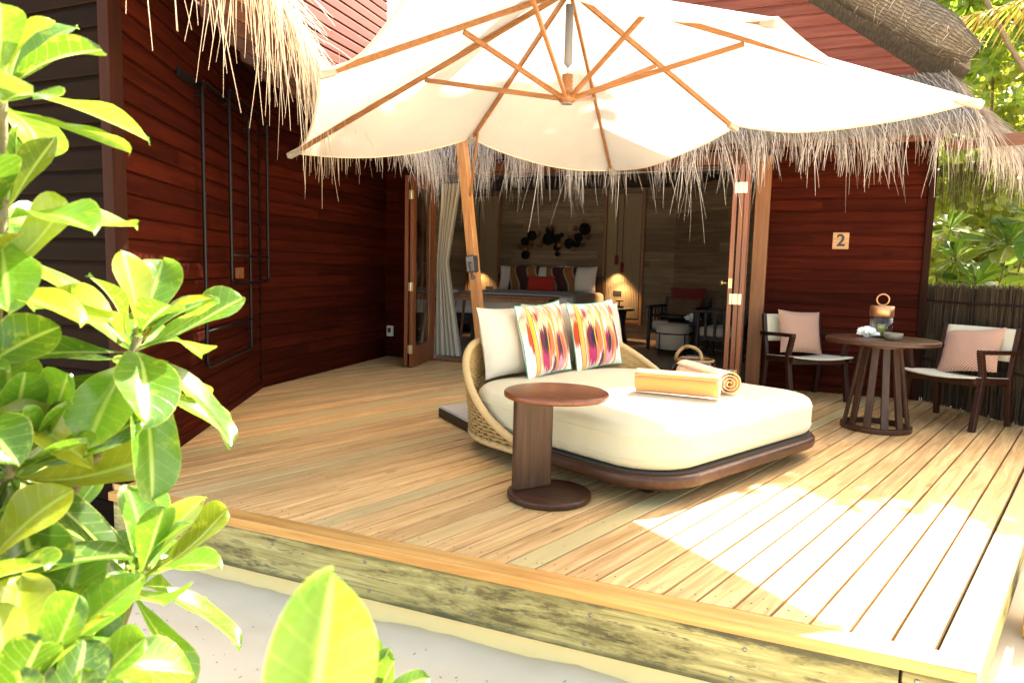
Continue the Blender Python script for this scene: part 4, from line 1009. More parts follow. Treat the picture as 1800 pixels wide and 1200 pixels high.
# ------------------------------------------------------------------ glass lantern with rope handle behind the daybed
ln_ = thing('glass_lantern', 'brown glass lantern with rope handle on the deck behind the daybed', 'lantern', (-.93, 6.50, .002))
mb = MB(); mb.lathe([(.10, 0), (.17, .03), (.225, .12), (.235, .22), (.215, .32), (.16, .40), (.155, .43), (.15, .43), (.155, .40), (.208, .32), (.228, .22), (.218, .12), (.165, .035), (.08, .012)], 32); mb.obj('glass_body', 'amber_glass', ln_, smooth=True)
mb = MB(); mb.lathe([(.045, .015), (.045, .18), (.04, .19)], 18); mb.obj('candle', 'white_plastic', ln_, smooth=True)
mb = MB(); mb.tube([(-.165 + .21 * (1 - math.cos(math.pi * k / 14)) * .55, -.05 - .02 * math.sin(k), .40 + .13 * math.sin(math.pi * k / 14)) for k in range(15)], .016, 8); mb.obj('rope_handle', 'rope', ln_, smooth=True)
mb = MB(); mb.tube([(.16 * math.cos(2 * math.pi * k / 24), .16 * math.sin(2 * math.pi * k / 24), .405) for k in range(24)], .012, 8, closed=True); mb.obj('rope_collar', 'rope', ln_, smooth=True)

# ------------------------------------------------------------------ terrace table and chairs
TB = Vector((.535, 6.20))
tt = thing('terrace_table', 'round dark wood table on a cone of upright slats', 'table', (TB.x, TB.y, .002))
mb = MB(); soft_slab(mb, circle(.405, 64), .682, .716, .006, 3); mb.obj('table_top', 'walnut', tt, smooth=True)
ring = lambda r0, r1, z0, z1: [[(x, y, z0) for x, y in circle(r1, 40)], [(x, y, z1) for x, y in circle(r1, 40)], [(x, y, z1) for x, y in circle(r0, 40)], [(x, y, z0) for x, y in circle(r0, 40)]]
def ring_mb(r0, r1, z0, z1):
    mb = MB(); rs = ring(r0, r1, z0, z1); mb.rings(rs + [rs[0]], cap=False); return mb
ring_mb(.205, .258, 0, .038).obj('base_ring', 'walnut', tt, bevel=.004)
ring_mb(.10, .165, .648, .682).obj('top_ring', 'walnut', tt)
for k in range(12):
    a = 2 * math.pi * (k + .35) / 12; c_, s_ = math.cos(a), math.sin(a)
    mb = MB(); mb.bar((.232 * c_, .232 * s_, .036), (.135 * c_, .135 * s_, .65), .052, .022, (c_, s_, 0)); mb.obj('slat', 'walnut_v', tt, bevel=.003)
def terrace_chair(label, loc, rz):
    """local: faces +x; width along y"""
    t = thing('terrace_chair', label, 'chair', (*loc, .002), rz, 'terrace chairs'); W = .29; DP = .27
    for s in (-1, 1):
        mb = MB(); mb.bar((.245, s * W, 0), (.155, s * W, .44), .042, .050, (1, 0, 0)); mb.obj('leg', 'chair', t, bevel=.004)
        mb = MB(); mb.bar((.155, s * W, .435), (.215, s * W, .625), .042, .048, (1, 0, 0)); mb.obj('arm_post', 'chair', t, bevel=.004)
        mb = MB(); mb.bar((-.285, s * W, 0), (-.245, s * W, .42), .040, .045, (1, 0, 0)); mb.obj('leg', 'chair', t, bevel=.004)
        mb = MB(); mb.bar((-.245, s * W, .40), (-.335, s * W, .80), .036, .042, (1, 0, 0)); mb.obj('back_post', 'chair', t, bevel=.004)
        mb = MB(); mb.bar((.235, s * W, .628), (-.36, s * W, .60), .044, .034); mb.obj('arm_rest', 'chair', t, bevel=.004)
        mb = MB(); mb.bar((.27, s * (W - .005), .405), (-.27, s * (W - .005), .365), .034, .055); mb.obj('side_rail', 'chair', t, bevel=.004)
    mb = MB(); mb.bar((.20, -W, .375), (.20, W, .375), .030, .045); mb.obj('front_rail', 'chair', t, bevel=.004)
    mb = MB(); mb.bar((-.25, -W, .35), (-.25, W, .35), .030, .045); mb.obj('rear_rail', 'chair', t, bevel=.004)
    def seat(u, v):
        x = -.26 + .55 * u; y = (2 * v - 1) * (W + .005); sg = 1 - (2 * v - 1) ** 2
        return (x + .03 * sg * u, y, .438 - .04 * (1 - u) - .020 * sg)
    mb = MB(); mb.grid(seat, 10, 14); o = mb.obj('seat_sling', 'sling', t, smooth=True); so = o.modifiers.new('thick', 'SOLIDIFY'); so.thickness = .012
    def bk(u, v):
        y = (2 * u - 1) * (W - .015); sg = 1 - (2 * u - 1) ** 2; z = .53 + .265 * v
        return (-.245 - .09 * (z - .40) / .40 - .03 * sg + .012, y, z)
    mb = MB(); mb.grid(bk, 14, 6); o = mb.obj('back_sling', 'sling', t, smooth=True); so = o.modifiers.new('thick', 'SOLIDIFY'); so.thickness = .012
    return t
c1 = terrace_chair('dark wood sling chair with its back to the red wall', (.0, 7.42), R(-58))
c2 = terrace_chair('dark wood sling chair standing against the reed fence', (1.15, 6.80), R(-128))
cushion('cushion', 'salmon chevron cushion on the chair by the red wall', .44, .44, .13, 'chevron', (-.055, 7.53, .425), -60, 18, 3, seed=11, group='chevron chair cushions')
cushion('cushion', 'salmon chevron cushion slumped on the chair by the reed fence', .48, .42, .13, 'chevron', (1.235, 6.90, .420), -130, 30, -9, seed=12, group='chevron chair cushions')
def coral(name, label, loc, s, n=120, seed=1):
    rr_ = random.Random(seed); mb = MB()
    for k in range(n):
        a = rr_.uniform(0, 6.28); e = rr_.uniform(.1, 1.5); d = Vector((math.cos(a) * math.cos(e), math.sin(a) * math.cos(e), math.sin(e) * .75)); ln2 = s * rr_.uniform(.75, 1.05)
        p0 = Vector((0, 0, s * .18)); p1 = p0 + d * ln2 * .6; p2 = p0 + d * ln2 + Vector((rr_.gauss(0, .06), rr_.gauss(0, .06), .02)) * s
        mb.tube([p0, p1, p2, p2 + d * s * .05], [s * .10, s * .085, s * .11, s * .04], 6)
    mb.lathe([(s * .30, 0), (s * .28, s * .12), (s * .45, s * .3), (s * .3, s * .42)], 14)
    o = mb.obj(name, 'coral', None, smooth=True, loc=loc); return tag(o, label, 'coral')
coral('coral', 'white branching coral ornament on the round terrace table', (.43, 6.26, .718), .088)
bw = MB(); bw.lathe([(.05, 0), (.062, .02), (.068, .052), (.064, .055), (.058, .02), (.02, .008)], 28); tag(bw.obj('bowl', 'bowl', None, smooth=True, loc=(.60, 6.085, .718)), 'small grey green bowl on the terrace table', 'bowl')
cl_ = thing('candle_lantern', 'glass candle lantern with copper lid and ring on the terrace table', 'lantern', (.53, 6.32, .718))
mb = MB(); mb.lathe([(.085, 0), (.085, .168), (.081, .168), (.081, .004), (.02, .004)], 28); mb.obj('glass_cylinder', 'glass', cl_, smooth=True)
mb = MB(); mb.lathe([(.086, .165), (.088, .167), (.088, .245), (.084, .25), (.02, .252)], 28); mb.obj('copper_lid', 'copper', cl_, smooth=True)
mb = MB(); mb.tube([(.044 * math.cos(2 * math.pi * k / 24), .044 * math.sin(2 * math.pi * k / 24) * -.1, .298 + .044 * math.sin(2 * math.pi * k / 24)) for k in range(24)], .006, 8, closed=True); mb.obj('ring_handle', 'copper', cl_, smooth=True)
mb = MB(); mb.lathe([(.03, .005), (.03, .10), (.027, .105)], 16); mb.obj('candle', 'green_wax', cl_, smooth=True)

# ------------------------------------------------------------------ room furniture
bed = thing('bed', 'double bed with pale linen and taupe cover inside the room', 'bed', (-4.40, 11.1, .17))
mb = MB(); soft_slab(mb, rrect(-1.02, 1.02, -.98, 1.0, (.06,) * 4, 4), .28, .60, .07, 5, dome=.02); mb.obj('mattress', 'linen', bed, smooth=True)
mb = MB(); soft_slab(mb, rrect(-1.045, 1.045, -.70, 1.02, (.08,) * 4, 4), .34, .625, .08, 5, dome=.01); mb.obj('bed_cover', 'cover', bed, smooth=True)
mb = MB(); mb.box((0, 0, .19), (1.98, 1.9, .16)); mb.obj('bed_base', 'wenge', bed, bevel=.01)
for x in (-.9, .9):
    for y in (-.85, .85):
        mb = MB(); mb.box((x, y, -.03), (.07, .07, .28)); mb.obj('leg', 'wenge', bed)
mb = MB(); mb.box((0, 1.03, .46), (2.04, .06, .90)); mb.obj('headboard', 'walnut_v', bed, bevel=.01)
cushion('pillow', 'white bed pillow at the parasol mast side of the headboard', .62, .46, .16, 'linen', (-5.02, 11.93, .79), -90, 12, seed=21, group='white bed pillows')
cushion('pillow', 'white bed pillow at the pendant lamp side of the headboard', .62, .48, .16, 'linen', (-3.78, 11.93, .79), -90, 12, seed=22, group='white bed pillows')
cushion('pillow', 'white bed pillow squeezed between the two wavy striped cushions', .60, .47, .14, 'linen', (-4.42, 11.95, .79), -90, 10, seed=23, group='white bed pillows')
cushion('cushion', 'brown wavy striped cushion on the bed, at the parasol mast side', .58, .46, .13, 'wavy', (-4.80, 11.80, .80), -90, 14, seed=24, group='wavy striped bed cushions')
cushion('cushion', 'brown wavy striped cushion on the bed, at the pendant lamp side', .58, .46, .13, 'wavy', (-4.10, 11.80, .80), -90, 14, seed=25, group='wavy striped bed cushions')
cushion('cushion', 'small red cushion in front of the striped cushions on the bed', .52, .28, .12, 'red_cloth', (-4.40, 11.64, .80), -90, 16, seed=26)
bn = thing('desk', 'narrow pale wood desk with splayed legs at the foot of the bed', 'desk', (-4.30, 9.80, 0))
mb = MB(); soft_slab(mb, rrect(-.86, .86, -.2, .2, (.05,) * 4, 4), .745, .785, .015, 3); mb.obj('desk_top', 'trim', bn, smooth=True)
mb = MB(); mb.box((0, 0, .715), (1.58, .32, .06)); mb.obj('apron', 'trim', bn)
for x in (-.72, .72):
    for y in (-.14, .14):
        mb = MB(); mb.bar((x * 1.12, y * 1.3, 0), (x, y, .70), .03, .03); mb.obj('leg', 'trim', bn)
# bedside tables and pendants
for x, lab in ((-2.98, 'dark bedside table at the armchair side of the bed'), (-5.9, 'dark bedside table at the curtain side of the bed')):
    t = thing('bedside_table', lab, 'table', (x, 11.72, 0), 0, 'bedside tables')
    mb = MB(); soft_slab(mb, circle(.25, 28), .52, .56, .01, 3); mb.obj('table_top', 'wenge', t, smooth=True)
    mb = MB(); mb.lathe([(.16, 0), (.10, .25), (.13, .52)], 20); mb.obj('pedestal', 'wenge', t, smooth=True)
tb_ = MB(); tb_.box((0, 0, .02), (.14, .1, .04)); tb_.box((0, 0, .07), (.02, .02, .08)); tb_.box((0, 0, .12), (.12, .06, .02)); tag(tb_.obj('table_clock', 'dark_plastic', None, loc=(-2.98, 11.70, .562)), 'small black object on the bedside table by the armchair', 'ornament')
def pendant(label, x, y, z, en):
    t = thing('pendant_lamp', label, 'lamp', (x, y, 2.61), 0, 'pendant lamps beside the bed')
    mb = MB(); mb.tube([(0, 0, 0), (0, 0, z + .16 - 2.61)], .006, 6); mb.obj('cord', 'steel', t)
    mb = MB(); mb.lathe([(.0, .0), (.032, .002), (.032, .15), (.012, .17)], 16, (0, 0, z - 2.61)); mb.v = mb.v; mb.obj('shade', 'maroon_cloth', t, smooth=True)
    ld = bpy.data.lights.new('lamp_light', 'SPOT'); ld.energy = en; ld.color = (1, .60, .25); ld.spot_size = R(95); ld.spot_blend = .6; ld.shadow_soft_size = .02
    lo = bpy.data.objects.new('lamp_light', ld); COL.objects.link(lo); lo.parent = t; lo.location = (0, 0, z - 2.61 - .01)
pendant('upper pendant lamp of the pair by the armchair side of the bed', -3.14, 12.02, 1.29, 9)
pendant('lower pendant lamp of the pair by the armchair side of the bed', -3.03, 11.98, 1.16, 9)
pendant('pendant lamp beside the parasol mast at the curtain side of the bed', -5.78, 12.0, 1.25, 9)
# wall art
art = thing('wall_art', 'wall sculpture of black discs and copper flowers above the bed', 'wall art', (-4.40, BW - .02, 1.55))
def px(ax_, ay_): return (-4.40 + (ax_ - 655) / 1326 * 210 / 98.5 + .03, 1.70 - (ay_ - 420) / 1326 * 210 / 98.5)
for ax_, ay_, r_ in ((410, 365, 58), (322, 432, 50), (330, 585, 52), (615, 400, 78), (625, 310, 52), (705, 400, 52), (760, 355, 28), (715, 495, 45), (722, 565, 30), (860, 450, 62), (1035, 290, 66), (965, 385, 52), (950, 455, 40)):
    x, z = px(ax_, ay_); r2 = r_ / 1326 * 210 / 98.5
    mb = MB(); mb.lathe([(r2 * .3, 0), (r2, .015), (r2 * .92, .03), (r2 * .4, .012)], 18); mb.obj('disc', 'art_dark', art, smooth=True, loc=(x + 4.40, -.02 - rnd.uniform(0, .04), z - 1.55), rot=(R(90 + rnd.uniform(-15, 15)), 0, rnd.uniform(-.2, .2)))
for ax_, ay_, r_ in ((510, 340, 50), (275, 490, 46), (400, 465, 50), (370, 525, 44), (525, 475, 52), (640, 265, 48), (770, 460, 56), (890, 375, 46), (935, 285, 40), (1035, 205, 42), (1080, 385, 48), (925, 500, 44), (1020, 460, 40)):
    x, z = px(ax_, ay_); r2 = .72 * r_ / 1326 * 210 / 98.5
    mb = MB(); n_ = 10
    for k in range(n_):
        a0 = 2 * math.pi * k / n_; b_ = len(mb.v)
        mb.v += [Vector((0, 0, .0)), Vector((r2 * math.cos(a0 - .22), r2 * math.sin(a0 - .22), .045)), Vector((r2 * 1.05 * math.cos(a0), r2 * 1.05 * math.sin(a0), .05)), Vector((r2 * math.cos(a0 + .22), r2 * math.sin(a0 + .22), .045))]; mb.f.append((b_, b_ + 1, b_ + 2, b_ + 3))
    mb.obj('copper_flower', 'art_copper', art, loc=(x + 4.40, -.05 - rnd.uniform(0, .03), z - 1.55), rot=(R(90 + rnd.uniform(-25, 25)), 0, rnd.uniform(-.4, .4)))
# curtain
def curt(u, v):
    z = .02 + 2.24 * (1 - v); w = .13 + .10 * max(0, (z - 1.25)) + .20 * max(0, 1.25 - z) / 1.25
    xc = -4.50 + (.0 if z < 1.25 else .11 * (z - 1.25)) + .10 * max(0, 1.25 - z) / 1.25
    ph = u * 5.5 * 2 * math.pi
    return (xc + (u - .5) * w * 1.25, 8.25 + .035 * math.sin(ph) + .01 * math.sin(ph * 2.3 + z), z)
mb = MB(); mb.grid(curt, 66, 30); tag(mb.obj('curtain', 'curtain', None, smooth=True), 'pale gathered curtain hanging inside the folding glass door', 'curtain')
# console with ornaments behind the curtain
t = thing('console_table', 'dark console table behind the curtain', 'table', (-5.62, 10.4, 0), R(20))
mb = MB(); mb.box((0, 0, .66), (1.1, .4, .04)); mb.obj('table_top', 'wenge', t, bevel=.004)
for x in (-.48, .48):
    for y in (-.15, .15): mb = MB(); mb.box((x, y, .32), (.045, .045, .64)); mb.obj('leg', 'wenge', t)
vs = MB(); vs.lathe([(.05, 0), (.10, .06), (.13, .16), (.10, .27), (.05, .33), (.055, .40)], 20); tag(vs.obj('vase', 'wenge', None, smooth=True, loc=(-5.66, 10.42, .682)), 'tall black vase on the console behind the curtain', 'vase')
vs = MB(); vs.lathe([(.01, 0), (.05, .02), (.07, .07), (.05, .125), (.01, .14)], 20); tag(vs.obj('globe_ornament', 'linen', None, smooth=True, loc=(-5.42, 10.40, .682)), 'pale round ornament on the console behind the curtain', 'ornament')
# ottoman, coffee table, armchairs
ot = thing('ottoman', 'round beige ottoman in a black metal frame inside the doorway', 'ottoman', (-1.80, 10.25, -.003))
mb = MB(); mb.lathe([(.20, .09), (.235, .10), (.24, .30), (.232, .315), (.24, .33), (.24, .41), (.215, .445), (.12, .455)], 36); mb.obj('cushion_body', 'boucle', ot, smooth=True)
for z, r2 in ((.32, .25), (.085, .245)):
    mb = MB(); mb.tube([(r2 * math.cos(2 * math.pi * k / 36), r2 * math.sin(2 * math.pi * k / 36), z) for k in range(36)], .009, 6, closed=True); mb.obj('frame_ring', 'steel', ot, smooth=True)
for k in range(4):
    a = 2 * math.pi * k / 4 + .9; mb = MB(); mb.tube([(.25 * math.cos(a), .25 * math.sin(a), 0), (.25 * math.cos(a), .25 * math.sin(a), .32)], .009, 6); mb.obj('leg', 'steel', ot)
ct = thing('coffee_table', 'low black two level coffee table beside the ottoman', 'table', (-1.72, 10.95, 0))
mb = MB(); soft_slab(mb, circle(.34, 36, (-.22, .12)), .50, .53, .008, 3); mb.obj('upper_tray', 'wenge', ct, smooth=True)
mb = MB(); soft_slab(mb, circle(.40, 36, (.12, -.05)), .42, .45, .008, 3); mb.obj('lower_top', 'wenge', ct, smooth=True)
for a in (.3, 2.4, 4.5):
    mb = MB(); mb.bar((.12 + .28 * math.cos(a), -.05 + .28 * math.sin(a), 0), (.12 + .24 * math.cos(a), -.05 + .24 * math.sin(a), .42), .03, .03); mb.obj('leg', 'wenge', ct)
mb = MB(); mb.bar((-.30, .2, 0), (-.30, .2, .50), .03, .03); mb.obj('leg', 'wenge', ct)
coral('coral', 'white branching coral ornament on the black coffee table in the room', (-1.62, 10.82, .452), .13, 110, 5)
def armchair(label, x, y, rz):
    t = thing('armchair', label, 'armchair', (x, y, 0), rz, 'slatted armchairs in the room')
    for s in (-1, 1):
        for xx in (-.30, .32): mb = MB(); mb.box((xx, s * .36, .33), (.045, .045, .66)); mb.obj('leg', 'wenge', t)
        mb = MB(); mb.box((.01, s * .36, .66), (.74, .06, .03)); mb.obj('arm_rest', 'wenge', t)
        for k in range(4): mb = MB(); mb.box((-.18 + .13 * k, s * .36, .47), (.035, .02, .36)); mb.obj('arm_slat', 'wenge', t)
    mb = MB(); mb.box((0, 0, .28), (.68, .70, .05)); mb.obj('seat_frame', 'wenge', t)
    mb = MB(); mb.box((-.33, 0, .60), (.04, .72, .40), Euler((0, R(-12), 0)).to_matrix()); mb.obj('back_frame', 'wenge', t)
    mb = MB(); soft_slab(mb, rrect(-.29, .33, -.32, .32, (.05,) * 4, 4), .305, .44, .04, 4); mb.obj('seat_cushion', 'boucle', t, smooth=True)
    return t
armchair('dark slatted armchair with red and rust cushions in the room corner', -1.86, 11.05, R(-100))
armchair('dark slatted armchair half hidden by the folded door leaves', -1.05, 10.35, R(-190))
cushion('cushion', 'maroon cushion on the armchair in the room corner', .58, .36, .12, 'maroon_cloth', (-1.80, 11.30, .60), -100, 10, seed=31)
cushion('cushion', 'rust brown cushion on the armchair in the room corner', .54, .36, .12, 'rust_cloth', (-1.83, 11.18, .445), -100, 14, seed=32)

# ------------------------------------------------------------------ plants
def leaf_mesh(seed, ln=1.0, wd=.47, nu=6, nv=12, mat='leaf', curl=.30, fold=.24, wave=.045):
    r_ = random.Random(seed); tw = r_.uniform(-.25, .25); cu = curl * r_.uniform(.3, 1.3) * (1 if r_.random() < .85 else -.6); ph = r_.uniform(0, 6)
    wd = wd * r_.uniform(.85, 1.12)
    def prof(v):     # obovate: narrow stalk, widest at three quarters, broad round tip
        if v > .72: return math.sqrt(max(0, 1 - ((v - .72) / .28) ** 2.2))
        k = max(0, (v - .08) / .64); return .06 + .94 * (k ** 1.15) * (1.55 - .55 * k) / 1.0 if k < 1 else 1
    def fn(u, v):
        v = 1 - (1 - v) ** 1.55; s = (2 * u - 1); w = wd / 2 * min(1, prof(v))
        x = s * w; y = v * ln; z = fold * abs(s) * w * 1.6 - cu * v * v * ln + wave * ln * math.sin(v * 9 + ph) * s * abs(s) * v + .02 * ln * math.sin(v * 5 + ph)
        a = tw * v; return (x * math.cos(a) - z * math.sin(a) * .3, y * (1 - .12 * abs(cu) * v), z + x * math.sin(a))
    mb = MB(); mb.grid(fn, nu, nv, uv=True); return mb.mesh('leaf', mat, True)
LEAVES = [leaf_mesh(100 + k) for k in range(10)]
NEAR_LEAF = leaf_mesh(77, mat='leaf_near', wd=.42, nu=10, nv=20, fold=.42, curl=.10, wave=.05)
LEAVES_B = [leaf_mesh(200 + k, mat='leaf_far', nu=4, nv=7, curl=.3) for k in range(6)]
def put_leaf(parent, origin, direction, ln, upv, me, inv):
    d = Vector(direction).normalized(); n = Vector(upv) - d * Vector(upv).dot(d); n = n.normalized() if n.length > 1e-4 else d.orthogonal().normalized(); x = d.cross(n)
    m = Matrix((x, d, n)).transposed().to_4x4(); o = bpy.data.objects.new('leaf', me); COL.objects.link(o); o.parent = parent
    o.matrix_local = inv @ Matrix.Translation(Vector(origin)) @ m @ Matrix.Diagonal((ln, ln, ln, 1)); return o
def rosette(parent, inv, c, axis, n, ln, seed, lib, spread=(12, 105), stem=.05, bias=None):
    r_ = random.Random(seed); ax = Vector(axis).normalized(); e1 = ax.orthogonal().normalized(); e2 = ax.cross(e1); c = Vector(c)
    for k in range(n):
        f = (k + .5) / n; a = k * 2.39996 + r_.uniform(-.25, .25); th = R(spread[0] + (spread[1] - spread[0]) * f ** .9 + r_.uniform(-9, 9))
        rad = e1 * math.cos(a) + e2 * math.sin(a); d = ax * math.cos(th) + rad * math.sin(th)
        if bias is not None: d = (d + Vector(bias) * .25).normalized()
        l = ln * (.62 + .5 * math.sin(min(1, f * 1.4) * math.pi / 2)) * r_.uniform(.85, 1.12)
        put_leaf(parent, c - ax * stem * f + rad * .006, d, l, ax * .9 + rad * -.2 + Vector((0, 0, .15)), r_.choice(lib), inv)
def stem_tube(mb, p0, p1, r0, r1, wob, seed):
    r_ = random.Random(seed); p0, p1 = Vector(p0), Vector(p1); pts = []
    for k in range(9):
        t = k / 8; p = p0.lerp(p1, t); p += Vector((noise.noise((t * 3, seed, 0)), noise.noise((t * 3, seed, 5)), .25 * math.sin(t * math.pi))) * wob * math.sin(t * math.pi); pts.append(p)
    mb.tube(pts, [r0 + (r1 - r0) * k / 8 for k in range(9)], 8)
def flowers(parent, inv, c, seed, n=9):
    r_ = random.Random(seed); mb = MB(); fr = MB()
    for k in range(n):
        p = Vector(c) + Vector((r_.gauss(0, .018), r_.gauss(0, .018), r_.gauss(.006, .010)))
        mb2 = MB(); fr.lathe([(.001, 0), (.005, .003), (.005, .008), (.001, .012)], 8, tuple(p))
        if k % 2:
            for j in range(5):
                a = j * .5; b = len(mb.v); q_ = p + Vector((0, 0, .012)); e = Vector((math.cos(a), math.sin(a), .4)) * .014; s = Vector((-math.sin(a), math.cos(a), 0)) * .004
                mb.v += [q_, q_ + e * .6 + s, q_ + e, q_ + e * .6 - s]; mb.f.append((b, b + 1, b + 2, b + 3))
    o = mb.obj('flowers', 'coral', parent); o.matrix_local = inv; stuff(o); o = fr.obj('berries', 'leaf_far', parent, smooth=True); o.matrix_local = inv; stuff(o)
def shrub(name, label, base, rosettes, lib, seed, bark='bark_green'):
    t = thing(name, label, 'shrub', base); inv = Matrix.Translation(-Vector(base))
    for k, (c, ax, n, ln, sp, bi) in enumerate(rosettes):
        mb = MB(); c = Vector(c); root = Vector(base) + Vector((rnd.gauss(0, .05), rnd.gauss(0, .05), 0)); tail = c - Vector(ax).normalized() * .10
        mid = tail - Vector(ax).normalized() * .12
        stem_tube(mb, root, mid, .010, .0075, .10, seed + k); mb.tube([mid, tail, c], [.0075, .0075, .007], 8); o = mb.obj('stem', bark, t, smooth=True); o.matrix_local = inv
        rosette(t, inv, c, ax, n, ln, seed * 31 + k, lib, sp, .05, bi)
        if k in (0, 4): flowers(t, inv, c, seed + k)
    return t
toward = Vector((-.1, -.35, .0))
shrub('shrub', 'lush bright green broad leaved shrub growing from the sand before the red wing', (-1.75, .55, -.37), [
    ((-1.005, .816, 1.075), (.35, .10, .9), 22, .185, (10, 140), (.30, -.1, 0)),
    ((-1.035, .640, 1.445), (.15, -.05, 1), 15, .165, (8, 120), None),
    ((-1.02, .590, 1.170), (.45, -.10, .75), 13, .165, (8, 115), None),
    ((-1.045, .635, .905), (.5, -.10, .75), 20, .190, (8, 135), None),
    ((-1.066, .852, .650), (.28, .15, 1), 22, .205, (6, 135), None),
    ((-.800, .465, .690), (.2, .25, .9), 15, .175, (8, 95), None),
    ((-.690, .455, .650), (.15, .35, .9), 13, .150, (8, 85), None),
    ((-1.02, .545, 1.035), (.55, -.10, .6), 12, .165, (8, 115), None),
    ((-1.03, .63, 1.275), (.3, -.1, .85), 12, .160, (8, 115), None),
    ((-1.261, .826, .690), (.2, .1, 1), 13, .180, (8, 130), None),
    ((-1.085, .600, .770), (.4, .0, .8), 14, .180, (8, 125), None),
    ((-.93, .60, .640), (.3, .1, .9), 17, .175, (8, 120), None),
    ((-.96, .52, .80), (.35, .0, .9), 15, .165, (8, 115), None)], LEAVES, 5)
nsh = thing('seedling', 'single bright leaf sprig right under the lens before the deck', 'plant', (-.285, .30, -.37))
inv = Matrix.Translation(-Vector((-.285, .30, -.37)))
mb = MB(); stem_tube(mb, (-.285, .30, -.37), (-.268, .318, .86), .007, .004, .03, 4); o = mb.obj('stem', 'bark_green', nsh, smooth=True); o.matrix_local = inv
put_leaf(nsh, (-.272, .318, .845), (.075, .03, .55), .172, (.62, -.70, .25), NEAR_LEAF, inv)
put_leaf(nsh, (-.268, .318, .86), (-.35, -.5, .35), .12, (0, 0, 1), LEAVES[3], inv)
put_leaf(nsh, (-.268, .318, .86), (.3, -.6, .2), .12, (0, 0, 1), LEAVES[5], inv)
ss = thing('seedling', 'small green sprig with cut stem on the sand before the deck', 'plant', (-.56, .83, -.37)); inv = Matrix.Translation(-Vector((-.56, .83, -.37)))
mb = MB(); stem_tube(mb, (-.56, .83, -.37), (-.535, .80, .62), .009, .007, .03, 9); o = mb.obj('stem', 'leaf_far', ss, smooth=True); o.matrix_local = inv
for k, (dx, dy, dz, l) in enumerate(((-.35, .25, .8, .085), (.35, .05, .7, .075), (.1, .1, 1, .07), (-.1, -.4, .7, .08), (.5, .3, .3, .08))): put_leaf(ss, (-.535, .80, .585), (dx, dy, dz), l, (0, -.7, .5), LEAVES[k], inv)

# shrubs beyond the reed fence
for k, (label, base, ros) in enumerate((
    ('broad leaved shrub rising behind the reed fence beside the number wall', (1.75, 8.9, -.38), [((1.72, 8.20, 1.55), (.0, -.25, .9), 18, .36, (8, 125), None), ((1.95, 8.3, 1.75), (.2, -.2, .9), 15, .36, (8, 120), None), ((1.38, 8.7, 1.42), (-.1, -.2, .9), 14, .30, (8, 120), None), ((1.55, 8.5, 1.15), (-.1, -.5, .7), 14, .32, (8, 120), None), ((2.0, 8.2, 1.25), (.1, -.5, .7), 14, .32, (8, 120), None), ((1.35, 9.0, 1.75), (-.1, -.2, .9), 14, .30, (8, 120), None)]),
    ('tall broad leaved shrub spraying leaves over the thatched eave corner', (2.05, 5.9, -.38), [((1.66, 5.95, 2.40), (-.5, -.1, .75), 14, .27, (8, 115), None), ((1.78, 6.1, 2.55), (-.2, -.1, .95), 14, .27, (8, 110), None), ((1.9, 5.9, 2.2), (-.1, -.1, .95), 12, .27, (8, 110), None)]))):
    shrub('shrub', label, base, ros, LEAVES_B, 60 + 7 * k)
def leaf_cloud(mb, c, rad, n, s, seed, fn=None):
    r_ = random.Random(seed); c = Vector(c)
    for k in range(n):
        while True:
            p = Vector((r_.uniform(-1, 1), r_.uniform(-1, 1), r_.uniform(-1, 1)))
            if p.length <= 1: break
        q_ = c + Vector((p.x * rad[0], p.y * rad[1], p.z * rad[2]))
        if noise.noise((q_.x * .9 + seed, q_.y * .9, q_.z * .9)) < -.12: continue
        d = Vector((r_.gauss(0, 1), r_.gauss(0, 1), r_.gauss(-.3, .6))).normalized(); w = d.cross(Vector((r_.gauss(0, 1), r_.gauss(0, 1), r_.gauss(0, .6)))).normalized(); l = s * r_.uniform(.6, 1.25); nn = d.cross(w) * l * .12
        b = len(mb.v); mb.v += [q_, q_ + d * l * .35 + w * l * .36, q_ + d * l * .75 + w * l * .34 + nn, q_ + d * l, q_ + d * l * .75 - w * l * .34 + nn, q_ + d * l * .35 - w * l * .36]
        mb.f += [(b, b + 1, b + 2, b + 3), (b, b + 3, b + 4, b + 5)]
def tree(label, base, h, clouds, mat, seed, s=.16, name='tree'):
    t = thing(name, label, 'tree', base, 0, 'trees behind the bungalow'); bs = Vector(base); mb = MB()
    top = bs + Vector((0, 0, h)); stem_tube(mb, bs, top, .11, .05, .25, seed)
    for c, rad, n in clouds: stem_tube(mb, bs + Vector((0, 0, h * .45)), Vector(c), .045, .015, .2, seed + int(n))
    mb.v = [v - bs for v in mb.v]; mb.obj('trunk', 'bark', t, smooth=True)
    lm = MB()
    for k, (c, rad, n) in enumerate(clouds): leaf_cloud(lm, c, rad, n, s, seed * 10 + k)
    lm.v = [v - bs for v in lm.v]; stuff(lm.obj('crown', mat, t))
tree('tall leafy tree whose crown shades the far end of the deck', (3.3, 11.6, -.38), 6.2, [((1.9, 11.05, 6.9), (1.8, 1.5, .8), 3600), ((3.1, 10.75, 6.4), (1.7, 1.5, .9), 3600), ((.4, 11.2, 7.3), (1.6, 1.3, .7), 2600), ((2.4, 12.4, 4.9), (1.4, 1.2, 1.2), 1200)], 'tree_leaf', 3, .20)
tree('yellow green leafy tree behind the thatched verge', (2.5, 14.5, -.38), 5.0, [((1.3, 13.6, 5.3), (1.3, 1.2, 1.1), 1100), ((2.6, 14.2, 5.6), (1.5, 1.3, 1.4), 1300), ((3.3, 14.6, 4.3), (1.5, 1.3, 1.3), 1100)], 'tree_leaf2', 4, .22)
